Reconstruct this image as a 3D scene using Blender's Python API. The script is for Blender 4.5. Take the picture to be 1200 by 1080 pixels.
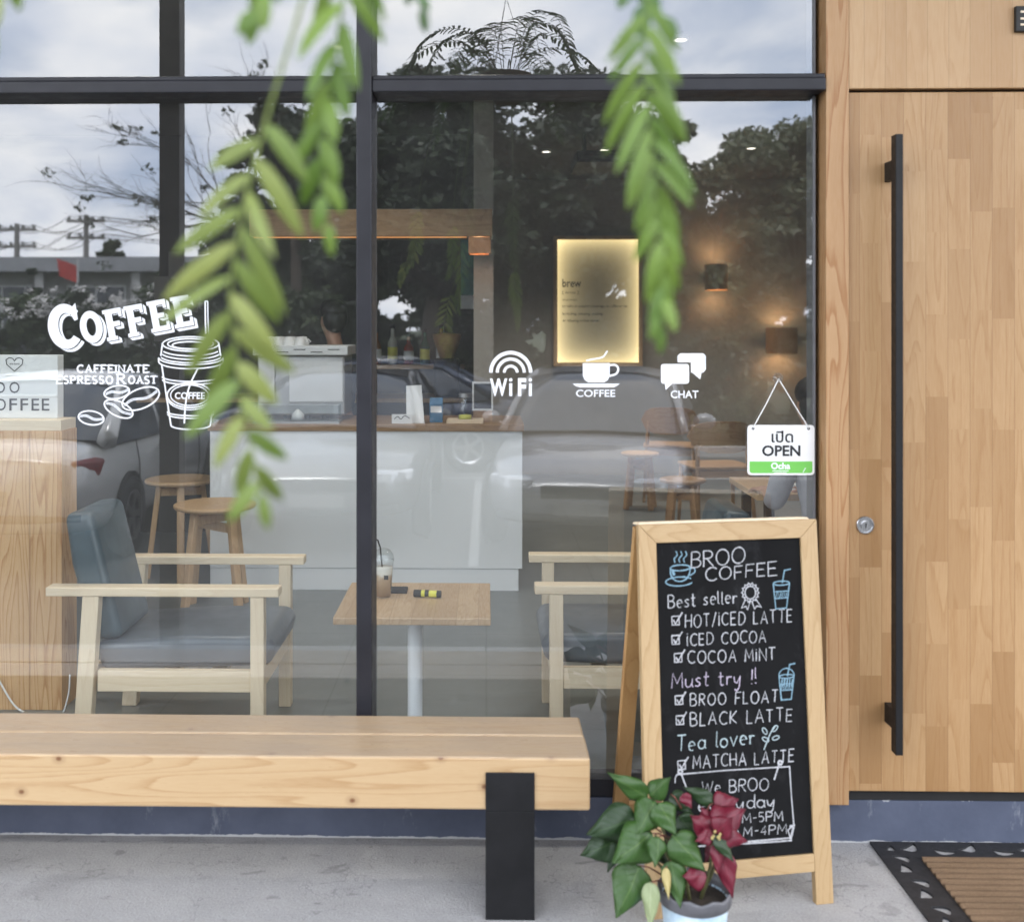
import bpy, bmesh, math, random
import numpy as np
from mathutils import Vector, Matrix

for o in list(bpy.data.objects):
    bpy.data.objects.remove(o, do_unlink=True)
S = bpy.context.scene
COL = S.collection
R = math.radians
random.seed(7)
NP = np.random.default_rng(11)

# ------------------------------------------------------------------ camera
FPX, CAMD, EYE, YAW = 1294.0, 3.3, 1.51, R(1.2)
VPU, VPV = 570.0, 385.0
PU = VPU - FPX * math.tan(YAW)
cam_d = bpy.data.cameras.new('camera')
cam = bpy.data.objects.new('camera', cam_d)
COL.objects.link(cam)
cam.location = (0, -CAMD, EYE)
cam.rotation_euler = (R(90), 0, YAW)
cam_d.sensor_width = 36
cam_d.lens = 36 * FPX / 1200
cam_d.shift_x = (600 - PU) / 1200
cam_d.shift_y = -(540 - VPV) / 1200
cam_d.clip_start = 0.02
cam_d.clip_end = 2000
cam_d.dof.use_dof = True
cam_d.dof.focus_distance = 4.4
cam_d.dof.aperture_fstop = 3.0
S.camera = cam

# ------------------------------------------------------------------ sky, sun, exposure
SUN_EL, SUN_AZ = R(56), R(338)     # azimuth: direction towards the sun, clockwise from +Y
w = bpy.data.worlds.new('World')
S.world = w
w.use_nodes = True
wn, wl = w.node_tree.nodes, w.node_tree.links
wn.clear()
wo = wn.new('ShaderNodeOutputWorld')
bg = wn.new('ShaderNodeBackground')
bg.inputs['Strength'].default_value = 0.142
sky = wn.new('ShaderNodeTexSky')
sky.sky_type = 'NISHITA'
sky.sun_disc = False
sky.sun_elevation = SUN_EL
sky.sun_rotation = SUN_AZ
sky.air_density = 1.0
sky.dust_density = 2.0
tc = wn.new('ShaderNodeTexCoord')
sep = wn.new('ShaderNodeSeparateXYZ')
wl.new(tc.outputs['Generated'], sep.inputs[0])
def wmath(op, a, b=None):
    n = wn.new('ShaderNodeMath'); n.operation = op
    for i, x in enumerate((a, b)):
        if x is None: continue
        if isinstance(x, (int, float)): n.inputs[i].default_value = x
        else: wl.new(x, n.inputs[i])
    return n.outputs[0]
zz = wmath('ADD', wmath('MAXIMUM', sep.outputs['Z'], 0.0), 0.34)
cmb = wn.new('ShaderNodeCombineXYZ')
wl.new(wmath('DIVIDE', sep.outputs['X'], zz), cmb.inputs[0])
wl.new(wmath('DIVIDE', sep.outputs['Y'], zz), cmb.inputs[1])
cn = wn.new('ShaderNodeTexNoise')
cn.inputs['Scale'].default_value = 2.1
cn.inputs['Detail'].default_value = 9
cn.inputs['Roughness'].default_value = 0.56
cn.inputs['Distortion'].default_value = 0.35
wl.new(cmb.outputs[0], cn.inputs['Vector'])
cr = wn.new('ShaderNodeValToRGB')
cr.color_ramp.elements[0].position = 0.36
cr.color_ramp.elements[1].position = 0.54
wl.new(cn.outputs['Fac'], cr.inputs[0])
cn2 = wn.new('ShaderNodeTexNoise')
cn2.inputs['Scale'].default_value = 4.3
cn2.inputs['Detail'].default_value = 6
wl.new(cmb.outputs[0], cn2.inputs['Vector'])
cr2 = wn.new('ShaderNodeValToRGB')
cr2.color_ramp.elements[0].position = 0.33
cr2.color_ramp.elements[0].color = (15.0, 16.0, 18.2, 1)
cr2.color_ramp.elements[1].position = 0.66
cr2.color_ramp.elements[1].color = (22.0, 21.8, 21.6, 1)
wl.new(cn2.outputs['Fac'], cr2.inputs[0])
haz = wn.new('ShaderNodeMix'); haz.data_type = 'RGBA'; haz.blend_type = 'MIX'
haz.inputs['Factor'].default_value = 0.75           # thin high veil over the blue
wl.new(sky.outputs[0], haz.inputs['A'])
haz.inputs['B'].default_value = (12.4, 14.3, 17.9, 1)
mx = wn.new('ShaderNodeMix'); mx.data_type = 'RGBA'
wl.new(cr.outputs[0], mx.inputs['Factor'])
wl.new(haz.outputs['Result'], mx.inputs['A'])
wl.new(cr2.outputs[0], mx.inputs['B'])
wl.new(mx.outputs['Result'], bg.inputs['Color'])
wl.new(bg.outputs[0], wo.inputs[0])

sl = bpy.data.lights.new('sun', 'SUN')
sl.energy = 2.0
sl.angle = R(14)
sl.color = (1.0, 0.97, 0.93)
sun = bpy.data.objects.new('sun', sl)
COL.objects.link(sun)
sd = Vector((math.sin(SUN_AZ) * math.cos(SUN_EL), math.cos(SUN_AZ) * math.cos(SUN_EL), math.sin(SUN_EL)))
sun.rotation_euler = (-sd).to_track_quat('-Z', 'Y').to_euler()
sun.location = (0, -8, 12)

S.view_settings.view_transform = 'Standard'
S.view_settings.look = 'None'
S.view_settings.gamma = 1
S.view_settings.exposure = 1.0
S.render.engine = 'CYCLES'
S.cycles.max_bounces = 10
S.cycles.diffuse_bounces = 5
S.cycles.glossy_bounces = 5
S.cycles.transparent_max_bounces = 24
S.cycles.caustics_reflective = False
S.cycles.caustics_refractive = False
S.cycles.use_denoising = True

# ------------------------------------------------------------------ pixels of the photograph <-> points of the place
def ray(u, v):
    a, b = (u - PU) / FPX, (VPV - v) / FPX
    c, s = math.cos(YAW), math.sin(YAW)
    return Vector((-s + c * a, c + s * a, b))
def PX(u, v, Y):                       # point on the plane y = Y
    d = ray(u, v)
    return Vector((0, -CAMD, EYE)) + d * ((Y + CAMD) / d.y)
def RX(u, v, Y):                       # the place at y = Y (<0) whose reflection in the window shows at u, v
    p = PX(u, v, -Y)
    return Vector((p.x, Y, p.z))
def PLANE(u, v, p0, n):
    d = ray(u, v); c = Vector((0, -CAMD, EYE))
    return c + d * ((p0 - c).dot(n) / d.dot(n))

# ------------------------------------------------------------------ objects
def absloc(o):
    p = Vector((0, 0, 0))
    while o is not None:
        p = p + Vector(o.location); o = o.parent
    return p
def tag(o, label=None, cat=None, group=None, kind=None):
    if label: o['label'] = label
    if cat: o['category'] = cat
    if group: o['group'] = group
    if kind: o['kind'] = kind
    return o
def thing(name, loc, label, cat, group=None):
    o = bpy.data.objects.new(name, None)
    COL.objects.link(o)
    o.empty_display_size = 0.1
    o.location = loc
    return tag(o, label, cat, group)
def copy_tree(o, parent=None):
    c = o.copy(); COL.objects.link(c)
    c.parent = parent
    for ch in list(o.children): copy_tree(ch, c)
    return c

class MB:
    """collects shapes, builds ONE mesh object"""
    def __init__(s): s.v = []; s.f = []; s.m = []; s.mi = 0
    def add(s, vs, fs):
        n = len(s.v); s.v += [tuple(p) for p in vs]
        for f in fs: s.f.append([i + n for i in f]); s.m.append(s.mi)
        return s
    def box(s, x0, x1, y0, y1, z0, z1):
        vs = [(x, y, z) for z in (z0, z1) for y in (y0, y1) for x in (x0, x1)]
        return s.add(vs, [(0, 2, 3, 1), (4, 5, 7, 6), (0, 1, 5, 4), (2, 6, 7, 3), (0, 4, 6, 2), (1, 3, 7, 5)])
    def hexa(s, b, t):                  # bottom 4 and top 4 corners, both counter-clockwise from above
        return s.add(list(b) + list(t), [(3, 2, 1, 0), (4, 5, 6, 7), (0, 1, 5, 4), (1, 2, 6, 5), (2, 3, 7, 6), (3, 0, 4, 7)])
    def bar(s, p, q, wx, wy, up=(0, 0, 1)):   # rectangular bar from p to q
        p, q = Vector(p), Vector(q); d = (q - p).normalized(); up = Vector(up)
        a = d.cross(up)
        if a.length < 1e-4: a = d.cross(Vector((0, 1, 0)))
        a.normalize(); b = a.cross(d)
        a *= wx / 2; b *= wy / 2
        return s.hexa([p - a - b, p + a - b, p + a + b, p - a + b], [q - a - b, q + a - b, q + a + b, q - a + b])
    def tube(s, pts, r, n=8, cap=True):
        pts = [Vector(p) for p in pts]
        rr = r if isinstance(r, (list, tuple)) else [r] * len(pts)
        base = len(s.v); prev = None; rings = []
        for i, p in enumerate(pts):
            d = (pts[min(i + 1, len(pts) - 1)] - pts[max(i - 1, 0)])
            if d.length < 1e-9: d = Vector((0, 0, 1))
            d.normalize()
            if prev is None:
                a = d.orthogonal().normalized()
            else:
                a = prev - d * prev.dot(d)
                a = a.normalized() if a.length > 1e-6 else d.orthogonal().normalized()
            prev = a; b = d.cross(a)
            rings.append(len(s.v))
            for k in range(n):
                t = 2 * math.pi * k / n
                s.v.append(tuple(p + (a * math.cos(t) + b * math.sin(t)) * rr[i]))
        for i in range(len(pts) - 1):
            for k in range(n):
                s.f.append([rings[i] + k, rings[i] + (k + 1) % n, rings[i + 1] + (k + 1) % n, rings[i + 1] + k]); s.m.append(s.mi)
        if cap:
            s.f.append([rings[0] + k for k in reversed(range(n))]); s.m.append(s.mi)
            s.f.append([rings[-1] + k for k in range(n)]); s.m.append(s.mi)
        return s
    def lathe(s, prof, c=(0, 0, 0), n=24, cap=True):    # prof: (radius, z)
        cx, cy, cz = c; rings = []
        for (r, z) in prof:
            rings.append(len(s.v))
            for k in range(n):
                t = 2 * math.pi * k / n
                s.v.append((cx + r * math.cos(t), cy + r * math.sin(t), cz + z))
        for i in range(len(prof) - 1):
            for k in range(n):
                s.f.append([rings[i] + k, rings[i] + (k + 1) % n, rings[i + 1] + (k + 1) % n, rings[i + 1] + k]); s.m.append(s.mi)
        if cap:
            s.f.append([rings[0] + k for k in reversed(range(n))]); s.m.append(s.mi)
            s.f.append([rings[-1] + k for k in range(n)]); s.m.append(s.mi)
        return s
    def prism(s, poly, f0, f1):         # poly 2-D; f0, f1 map (a, b) to the two end faces
        n = len(poly)
        vs = [f0(a, b) for a, b in poly] + [f1(a, b) for a, b in poly]
        fs = [list(reversed(range(n))), [n + k for k in range(n)]] + [(k, (k + 1) % n, n + (k + 1) % n, n + k) for k in range(n)]
        return s.add(vs, fs)
    def blob(s, c, r, n=10, m=7, rot=None):
        c = Vector(c); vs = []; fs = []
        for i in range(m + 1):
            ph = math.pi * i / m
            for k in range(n):
                t = 2 * math.pi * k / n
                p = Vector((r[0] * math.sin(ph) * math.cos(t), r[1] * math.sin(ph) * math.sin(t), r[2] * math.cos(ph)))
                if rot: p = rot @ p
                vs.append(c + p)
        for i in range(m):
            for k in range(n):
                fs.append((i * n + k, i * n + (k + 1) % n, (i + 1) * n + (k + 1) % n, (i + 1) * n + k))
        return s.add(vs, fs)
    def build(s, name, mats, parent=None, bevel=0, smooth=False, subsurf=0, fixn=True):
        off = absloc(parent) if parent is not None else Vector((0, 0, 0))
        me = bpy.data.meshes.new(name)
        me.from_pydata([tuple(Vector(p) - off) for p in s.v], [], s.f)
        if not isinstance(mats, (list, tuple)): mats = [mats]
        for m in mats: me.materials.append(m)
        me.polygons.foreach_set('material_index', s.m)
        if fixn:
            bm = bmesh.new(); bm.from_mesh(me)
            bmesh.ops.remove_doubles(bm, verts=bm.verts, dist=1e-6)
            bmesh.ops.recalc_face_normals(bm, faces=bm.faces)
            bm.to_mesh(me); bm.free()
        if smooth:
            me.polygons.foreach_set('use_smooth', [True] * len(me.polygons))
        o = bpy.data.objects.new(name, me)
        COL.objects.link(o)
        if parent is not None: o.parent = parent
        if bevel:
            b = o.modifiers.new('bevel', 'BEVEL'); b.width = bevel; b.segments = 2; b.limit_method = 'ANGLE'; b.angle_limit = R(40)
        if subsurf:
            b = o.modifiers.new('subsurf', 'SUBSURF'); b.levels = subsurf; b.render_levels = subsurf
        return o

# ------------------------------------------------------------------ materials
class NT:
    def __init__(s, name):
        s.m = bpy.data.materials.new(name); s.m.use_nodes = True
        s.t = s.m.node_tree; s.n = s.t.nodes; s.l = s.t.links
        s.p = s.n['Principled BSDF']; s.out = s.n['Material Output']
    def new(s, t, **kw):
        n = s.n.new(t)
        for k, v in kw.items():
            if k in n.inputs: s.set(n.inputs[k], v)
            else: setattr(n, k, v)
        return n
    def set(s, sock, v):
        if hasattr(v, 'is_linked') or hasattr(v, 'links'): s.l.new(v, sock)
        else: sock.default_value = v
    def math(s, op, a, b=0.0, c=None):
        n = s.n.new('ShaderNodeMath'); n.operation = op
        s.set(n.inputs[0], a); s.set(n.inputs[1], b)
        if c is not None: s.set(n.inputs[2], c)
        return n.outputs[0]
    def coord(s, scale=(1, 1, 1), loc=(0, 0, 0), which='Object'):
        t = s.n.new('ShaderNodeTexCoord'); m = s.n.new('ShaderNodeMapping')
        s.l.new(t.outputs[which], m.inputs['Vector'])
        m.inputs['Scale'].default_value = scale; m.inputs['Location'].default_value = loc
        return m.outputs[0]
    def noise(s, vec, scale=5, detail=4, rough=0.55, dist=0.0):
        n = s.n.new('ShaderNodeTexNoise')
        s.l.new(vec, n.inputs['Vector'])
        n.inputs['Scale'].default_value = scale; n.inputs['Detail'].default_value = detail
        n.inputs['Roughness'].default_value = rough; n.inputs['Distortion'].default_value = dist
        return n.outputs['Fac']
    def ramp(s, fac, stops):
        n = s.n.new('ShaderNodeValToRGB'); e = n.color_ramp.elements
        while len(e) < len(stops): e.new(0.5)
        for i, (p, c) in enumerate(stops):
            e[i].position = p
            e[i].color = (c, c, c, 1) if isinstance(c, (int, float)) else (*c, 1)
        s.l.new(fac, n.inputs[0]); return n.outputs[0]
    def mix(s, fac, a, b, blend='MIX'):
        n = s.n.new('ShaderNodeMix'); n.data_type = 'RGBA'; n.blend_type = blend
        for k, v in (('Factor', fac), ('A', a), ('B', b)):
            sock = n.inputs[k] if k == 'Factor' else [i for i in n.inputs if i.name == k and i.type == 'RGBA'][0]
            if isinstance(v, (tuple, list)) and len(v) == 3: v = (*v, 1)
            s.set(sock, v)
        return [o for o in n.outputs if o.type == 'RGBA'][0]
    def bump(s, h, strength=0.3, dist=0.01):
        n = s.n.new('ShaderNodeBump'); n.inputs['Strength'].default_value = strength; n.inputs['Distance'].default_value = dist
        s.l.new(h, n.inputs['Height']); s.l.new(n.outputs[0], s.p.inputs['Normal'])
    def pset(s, **kw):
        for k, v in kw.items():
            k = k.replace('_', ' ')
            if isinstance(v, (tuple, list)) and len(v) == 3: v = (*v, 1)
            s.set(s.p.inputs[k], v)

def mat(name, c, rough=0.6, metal=0.0, var=0.12, scale=14, bump=0.0, spec=0.5, stretch=(1, 1, 1)):
    t = NT(name); vec = t.coord(stretch)
    f = t.noise(vec, scale, 6)
    lo = tuple(x * (1 - var) for x in c); hi = tuple(min(1, x * (1 + var)) for x in c)
    t.pset(Base_Color=t.ramp(f, [(0.3, lo), (0.7, hi)]), Metallic=metal)
    t.p.inputs['Specular IOR Level'].default_value = spec
    t.pset(Roughness=t.ramp(t.noise(vec, scale * 2.3, 4), [(0.3, max(0, rough - 0.06)), (0.7, min(1, rough + 0.06))]))
    if bump: t.bump(t.noise(vec, scale * 8, 5), bump, 0.004)
    return t.m
def emit(name, c, strength):
    t = NT(name)
    t.pset(Base_Color=c, Emission_Color=c, Emission_Strength=strength)
    return t.m

def wood(name, c0, c1, c2, axis='X', stave=None, rough=0.5, ring=6.0, var=0.5, seed=0.0, knots=0.0, contrast=1.0):
    """c0 pale, c1 mid, c2 dark grain; axis = grain direction; stave=(width, length) for glued staves;
    across/along are taken from object coordinates"""
    t = NT(name)
    tcn = t.n.new('ShaderNodeTexCoord'); sp = t.n.new('ShaderNodeSeparateXYZ')
    t.l.new(tcn.outputs['Object'], sp.inputs[0])
    ax = 'XYZ'.index(axis)
    al = sp.outputs[ax]
    others = [i for i in range(3) if i != ax]
    ac, dp = sp.outputs[others[0]], sp.outputs[others[1]]
    rnd = None
    if stave:
        sw, slen = stave
        col = t.math('FLOOR', t.math('DIVIDE', ac, sw))
        wn1 = t.new('ShaderNodeTexWhiteNoise', noise_dimensions='1D'); t.l.new(t.math('ADD', col, seed + 3.3), wn1.inputs['W'])
        wnl = t.new('ShaderNodeTexWhiteNoise', noise_dimensions='1D'); t.l.new(t.math('ADD', col, seed + 71.7), wnl.inputs['W'])
        ln = t.math('MULTIPLY_ADD', wnl.outputs[0], slen * 0.7, slen * 0.65)
        row = t.math('FLOOR', t.math('DIVIDE', t.math('MULTIPLY_ADD', wn1.outputs[0], 7.0, al), ln))
        wn2 = t.new('ShaderNodeTexWhiteNoise', noise_dimensions='2D')
        cb = t.n.new('ShaderNodeCombineXYZ'); t.l.new(col, cb.inputs[0]); t.l.new(row, cb.inputs[1])
        t.l.new(cb.outputs[0], wn2.inputs['Vector'])
        rnd = wn2.outputs['Value']
    # grain coordinate: stretched along the axis, shifted per stave
    cg = t.n.new('ShaderNodeCombineXYZ')
    t.l.new(ac, cg.inputs[0]); t.l.new(dp, cg.inputs[1])
    t.l.new(t.math('MULTIPLY', al, 0.085), cg.inputs[2])
    gv = cg.outputs[0]
    if rnd is not None:
        ad = t.n.new('ShaderNodeVectorMath'); ad.operation = 'ADD'
        cr_ = t.n.new('ShaderNodeCombineXYZ')
        t.l.new(t.math('MULTIPLY', rnd, 13.7), cr_.inputs[0]); t.l.new(t.math('MULTIPLY', rnd, 5.1), cr_.inputs[2])
        t.l.new(gv, ad.inputs[0]); t.l.new(cr_.outputs[0], ad.inputs[1]); gv = ad.outputs[0]
    big = t.noise(gv, 7, 2, 0.5, 0.2)                              # growth-ring field: contour lines of a smooth noise
    rings = t.math('FRACT', t.math('MULTIPLY', t.math('ADD', big, t.math('MULTIPLY', t.noise(gv, 60, 3), 0.02)), ring * 3.0))
    late = t.ramp(rings, [(0.0, 0.0), (0.62, 0.25), (0.93, 1.0), (1.0, 0.0)])
    fine = t.noise(gv, 230, 3, 0.6)
    g = t.math('ADD', t.math('MULTIPLY', late, 0.55 * contrast), t.math('MULTIPLY', fine, 0.62))
    colr = t.ramp(g, [(0.12, c0), (0.5, c1), (0.95, c2)])
    tone = t.noise(gv, 3.0, 2)
    colr = t.mix(t.ramp(tone, [(0.3, 0.0), (0.75, 0.35)]), colr, c2)
    if rnd is not None:
        colr = t.mix(t.math('MULTIPLY', t.ramp(rnd, [(0.25, 0.0), (1.0, 1.0)]), var), colr, tuple(x * 0.9 for x in c2), 'MIX')
        # hairline glue joints
        fr = t.math('FRACT', t.math('DIVIDE', ac, sw))
        edge = t.math('LESS_THAN', t.math('MINIMUM', fr, t.math('SUBTRACT', 1.0, fr)), 0.012)
        colr = t.mix(t.math('MULTIPLY', edge, 0.5), colr, tuple(x * 0.55 for x in c2))
    if knots:
        vo = t.n.new('ShaderNodeTexVoronoi'); vo.feature = 'F1'; vo.voronoi_dimensions = '2D'
        ck = t.n.new('ShaderNodeCombineXYZ')
        t.l.new(t.math('MULTIPLY', al, 0.8), ck.inputs[0]); t.l.new(t.math('ADD', ac, dp), ck.inputs[1])
        t.l.new(ck.outputs[0], vo.inputs['Vector']); vo.inputs['Scale'].default_value = knots
        colr = t.mix(t.ramp(vo.outputs['Distance'], [(0.010, 1.0), (0.021, 0.75), (0.030, 0.30), (0.075, 0.0)]), colr, (0.16, 0.07, 0.03))
    t.pset(Base_Color=colr, Roughness=t.ramp(fine, [(0.3, rough - 0.08), (0.7, rough + 0.1)]))
    t.bump(g, 0.12, 0.003)
    return t.m

# ------------------------------------------------------------------ material library
M = {}
M['door_wood'] = wood('door_wood', (0.456, 0.294, 0.148), (0.391, 0.234, 0.108), (0.288, 0.149, 0.054), 'Z', stave=(0.064, 0.36), rough=0.46, var=0.66, seed=2, contrast=0.6)
M['panel_wood'] = wood('panel_wood', (0.507, 0.341, 0.188), (0.456, 0.289, 0.148), (0.370, 0.209, 0.092), 'Z', stave=(0.061, 0.9), rough=0.5, var=0.42, seed=31, contrast=0.5)
M['pillar_wood'] = wood('pillar_wood', (0.482, 0.311, 0.164), (0.421, 0.255, 0.124), (0.310, 0.149, 0.056), 'Z', rough=0.5, ring=7, contrast=1.25)
M['pine'] = wood('pine', (0.74, 0.56, 0.36), (0.70, 0.50, 0.30), (0.58, 0.36, 0.18), 'X', rough=0.36, ring=5, contrast=0.75, knots=2.6)
M['pine_frame'] = wood('pine_frame', (0.451, 0.318, 0.170), (0.408, 0.276, 0.138), (0.322, 0.200, 0.089), 'Z', rough=0.5, ring=5, contrast=0.8)
M['pine_rail'] = wood('pine_rail', (0.451, 0.318, 0.170), (0.408, 0.276, 0.138), (0.322, 0.200, 0.089), 'X', rough=0.5, ring=5, contrast=0.8)
M['pine_back'] = wood('pine_back', (0.48, 0.29, 0.12), (0.43, 0.245, 0.095), (0.33, 0.17, 0.06), 'Z', rough=0.5, ring=5, contrast=0.8)
M['ash'] = wood('ash', (0.80, 0.68, 0.50), (0.74, 0.60, 0.43), (0.58, 0.44, 0.28), 'X', rough=0.5, ring=5, contrast=0.5)
M['ash_leg'] = wood('ash_leg', (0.80, 0.68, 0.50), (0.74, 0.60, 0.43), (0.58, 0.44, 0.28), 'Z', rough=0.5, ring=5, contrast=0.5)
M['table_wood'] = wood('table_wood', (0.62, 0.46, 0.31), (0.52, 0.37, 0.23), (0.38, 0.24, 0.13), 'Y', stave=(0.07, 3.0), rough=0.35, var=0.45, seed=5, contrast=0.6)
M['ply'] = wood('ply', (0.66, 0.43, 0.22), (0.60, 0.36, 0.165), (0.42, 0.20, 0.07), 'Z', stave=(0.24, 6.0), rough=0.5, ring=7, var=0.12, contrast=1.1)
M['stool_wood'] = wood('stool_wood', (0.66, 0.46, 0.27), (0.58, 0.38, 0.21), (0.43, 0.26, 0.13), 'Z', rough=0.45, ring=5, contrast=0.6)
M['brown_wood'] = wood('brown_wood', (0.55, 0.33, 0.16), (0.46, 0.26, 0.12), (0.31, 0.155, 0.065), 'X', rough=0.42, ring=5, contrast=0.6)
M['beam_wood'] = wood('beam_wood', (0.36, 0.22, 0.11), (0.30, 0.18, 0.085), (0.20, 0.11, 0.05), 'X', rough=0.5, ring=5, contrast=0.7)

M['alu'] = mat('alu', (0.019, 0.019, 0.024), 0.45, 0.0, 0.18, 9, spec=0.32)
M['jamb'] = mat('jamb', (0.13, 0.13, 0.14), 0.45, 0.0, 0.1, 9)
M['black_steel'] = mat('black_steel', (0.009, 0.009, 0.010), 0.6, 0.0, 0.3, 12, bump=0.08, spec=0.25)
M['black'] = mat('black', (0.012, 0.012, 0.012), 0.6, 0, 0.2, 12)
M['handle'] = mat('handle', (0.008, 0.008, 0.009), 0.5, 0, 0.2, 20, spec=0.3)
M['chrome'] = mat('chrome', (0.55, 0.55, 0.56), 0.22, 1.0, 0.1, 30)
M['steel'] = mat('steel', (0.5, 0.5, 0.5), 0.36, 1.0, 0.06, 3)
M['white_paint'] = mat('white_paint', (0.72, 0.73, 0.74), 0.45, 0, 0.03, 4)
M['white_metal'] = mat('white_metal', (0.75, 0.77, 0.80), 0.35, 0, 0.04, 6)
M['white_plastic'] = mat('white_plastic', (0.78, 0.78, 0.77), 0.35, 0, 0.03, 6)
M['decal'] = mat('decal', (0.82, 0.83, 0.86), 0.55, 0, 0.02, 30)
M['navy'] = None
M['blackboard'] = None
M['teal_vinyl'] = mat('teal_vinyl', (0.055, 0.082, 0.098), 0.36, 0, 0.2, 5, bump=0.12)
M['grey_vinyl'] = mat('grey_vinyl', (0.105, 0.12, 0.138), 0.34, 0, 0.16, 5, bump=0.12)
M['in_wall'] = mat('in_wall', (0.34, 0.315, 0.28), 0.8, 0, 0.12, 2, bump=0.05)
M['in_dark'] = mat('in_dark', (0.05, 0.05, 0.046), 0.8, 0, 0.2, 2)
M['ceiling'] = mat('ceiling', (0.10, 0.097, 0.09), 0.85, 0, 0.15, 1.5)
M['rubber'] = mat('rubber', (0.016, 0.016, 0.018), 0.7, 0, 0.3, 30, bump=0.2)
M['plaster'] = mat('plaster', (0.55, 0.54, 0.52), 0.85, 0, 0.1, 1.2, bump=0.05)
M['skin'] = mat('skin', (0.42, 0.24, 0.16), 0.5, 0, 0.06, 20)
M['hair'] = mat('hair', (0.012, 0.010, 0.010), 0.45, 0, 0.3, 90, stretch=(1, 1, 0.15))
M['shirt_grey'] = mat('shirt_grey', (0.36, 0.36, 0.40), 0.85, 0, 0.1, 18, bump=0.1)
M['shirt_dark'] = mat('shirt_dark', (0.025, 0.025, 0.03), 0.85, 0, 0.2, 18, bump=0.1)
M['trousers'] = mat('trousers', (0.03, 0.035, 0.05), 0.85, 0, 0.2, 18)

def navy_mat():
    t = NT('navy_plinth'); vec = t.coord()
    n = t.noise(vec, 5, 7, 0.6)
    c = t.ramp(n, [(0.3, (0.060, 0.072, 0.110)), (0.7, (0.095, 0.110, 0.160))])
    sm = t.noise(t.coord((1.3, 1, 0.5)), 9, 8, 0.72)                 # pale scuffs and streaks
    c = t.mix(t.ramp(sm, [(0.60, 0.0), (0.72, 0.55)]), c, (0.36, 0.38, 0.42))
    sz = t.n.new('ShaderNodeSeparateXYZ'); t.l.new(vec, sz.inputs[0])       # chipped top edge, pale mortar line at the foot
    ch = t.noise(t.coord((1, 1, 0.4), (4, 0, 0)), 13, 5, 0.7)
    top = t.math('GREATER_THAN', t.math('ADD', sz.outputs[2], t.math('MULTIPLY', t.math('SUBTRACT', ch, 0.60), 0.09)), 0.1245)
    c = t.mix(t.math('MULTIPLY', top, 0.75), c, (0.45, 0.46, 0.48))
    foot = t.math('LESS_THAN', sz.outputs[2], t.math('MULTIPLY_ADD', ch, 0.022, -0.005))
    c = t.mix(t.math('MULTIPLY', foot, 0.8), c, (0.50, 0.50, 0.50))
    t.pset(Base_Color=c, Roughness=0.62); t.bump(t.noise(vec, 60, 5), 0.2, 0.003)
    return t.m
M['navy'] = navy_mat()

def bench_mat():
    m = wood('bench_pine', (0.51, 0.37, 0.215), (0.47, 0.325, 0.178), (0.375, 0.23, 0.11), 'X', rough=0.34, ring=6, contrast=0.95, knots=4.2)
    nt = m.node_tree; p = nt.nodes['Principled BSDF']
    src = p.inputs['Base Color'].links[0].from_socket
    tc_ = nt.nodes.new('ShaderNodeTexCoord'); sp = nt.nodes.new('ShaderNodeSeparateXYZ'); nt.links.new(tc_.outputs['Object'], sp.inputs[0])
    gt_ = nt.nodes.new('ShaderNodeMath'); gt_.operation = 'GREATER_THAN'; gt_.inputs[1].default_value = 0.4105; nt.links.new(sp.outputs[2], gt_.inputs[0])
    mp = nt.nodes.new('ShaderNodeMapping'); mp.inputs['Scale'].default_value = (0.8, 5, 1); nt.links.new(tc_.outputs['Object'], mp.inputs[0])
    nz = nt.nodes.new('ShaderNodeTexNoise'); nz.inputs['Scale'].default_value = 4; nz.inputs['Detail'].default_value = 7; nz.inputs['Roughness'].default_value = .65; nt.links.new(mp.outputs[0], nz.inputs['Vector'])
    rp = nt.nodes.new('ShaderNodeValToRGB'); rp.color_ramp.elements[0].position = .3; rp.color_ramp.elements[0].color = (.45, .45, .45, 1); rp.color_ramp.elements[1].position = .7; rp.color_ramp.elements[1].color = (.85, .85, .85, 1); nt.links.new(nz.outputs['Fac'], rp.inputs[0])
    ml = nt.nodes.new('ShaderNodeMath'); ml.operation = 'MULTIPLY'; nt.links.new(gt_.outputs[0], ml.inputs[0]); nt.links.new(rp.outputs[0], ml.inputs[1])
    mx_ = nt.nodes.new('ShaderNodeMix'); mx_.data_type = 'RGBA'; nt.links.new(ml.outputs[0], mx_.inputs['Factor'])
    ia = [i for i in mx_.inputs if i.type == 'RGBA']; nt.links.new(src, ia[0]); ia[1].default_value = (0.33, 0.25, 0.18, 1)     # the seat face is mixed towards a patchy grey-brown
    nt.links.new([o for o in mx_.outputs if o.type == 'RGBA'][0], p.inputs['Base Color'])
    return m
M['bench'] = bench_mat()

def board_mat():
    t = NT('blackboard'); vec = t.coord()
    n = t.noise(vec, 5, 8, 0.65, 0.6)
    c = t.ramp(n, [(0.3, (0.006, 0.006, 0.0062)), (0.75, (0.011, 0.011, 0.0115))])
    sm = t.noise(t.coord((1, 1, 0.45), (3, 1, 2)), 10, 7, 0.7, 1.0)   # smears of wiped chalk
    c = t.mix(t.ramp(sm, [(0.55, 0.0), (0.8, 0.07)]), c, (0.3, 0.3, 0.32))
    t.pset(Base_Color=c, Roughness=0.85); t.p.inputs['Specular IOR Level'].default_value = 0.12; t.bump(t.noise(vec, 300, 3), 0.08, 0.001)
    return t.m
M['blackboard'] = board_mat()

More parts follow.
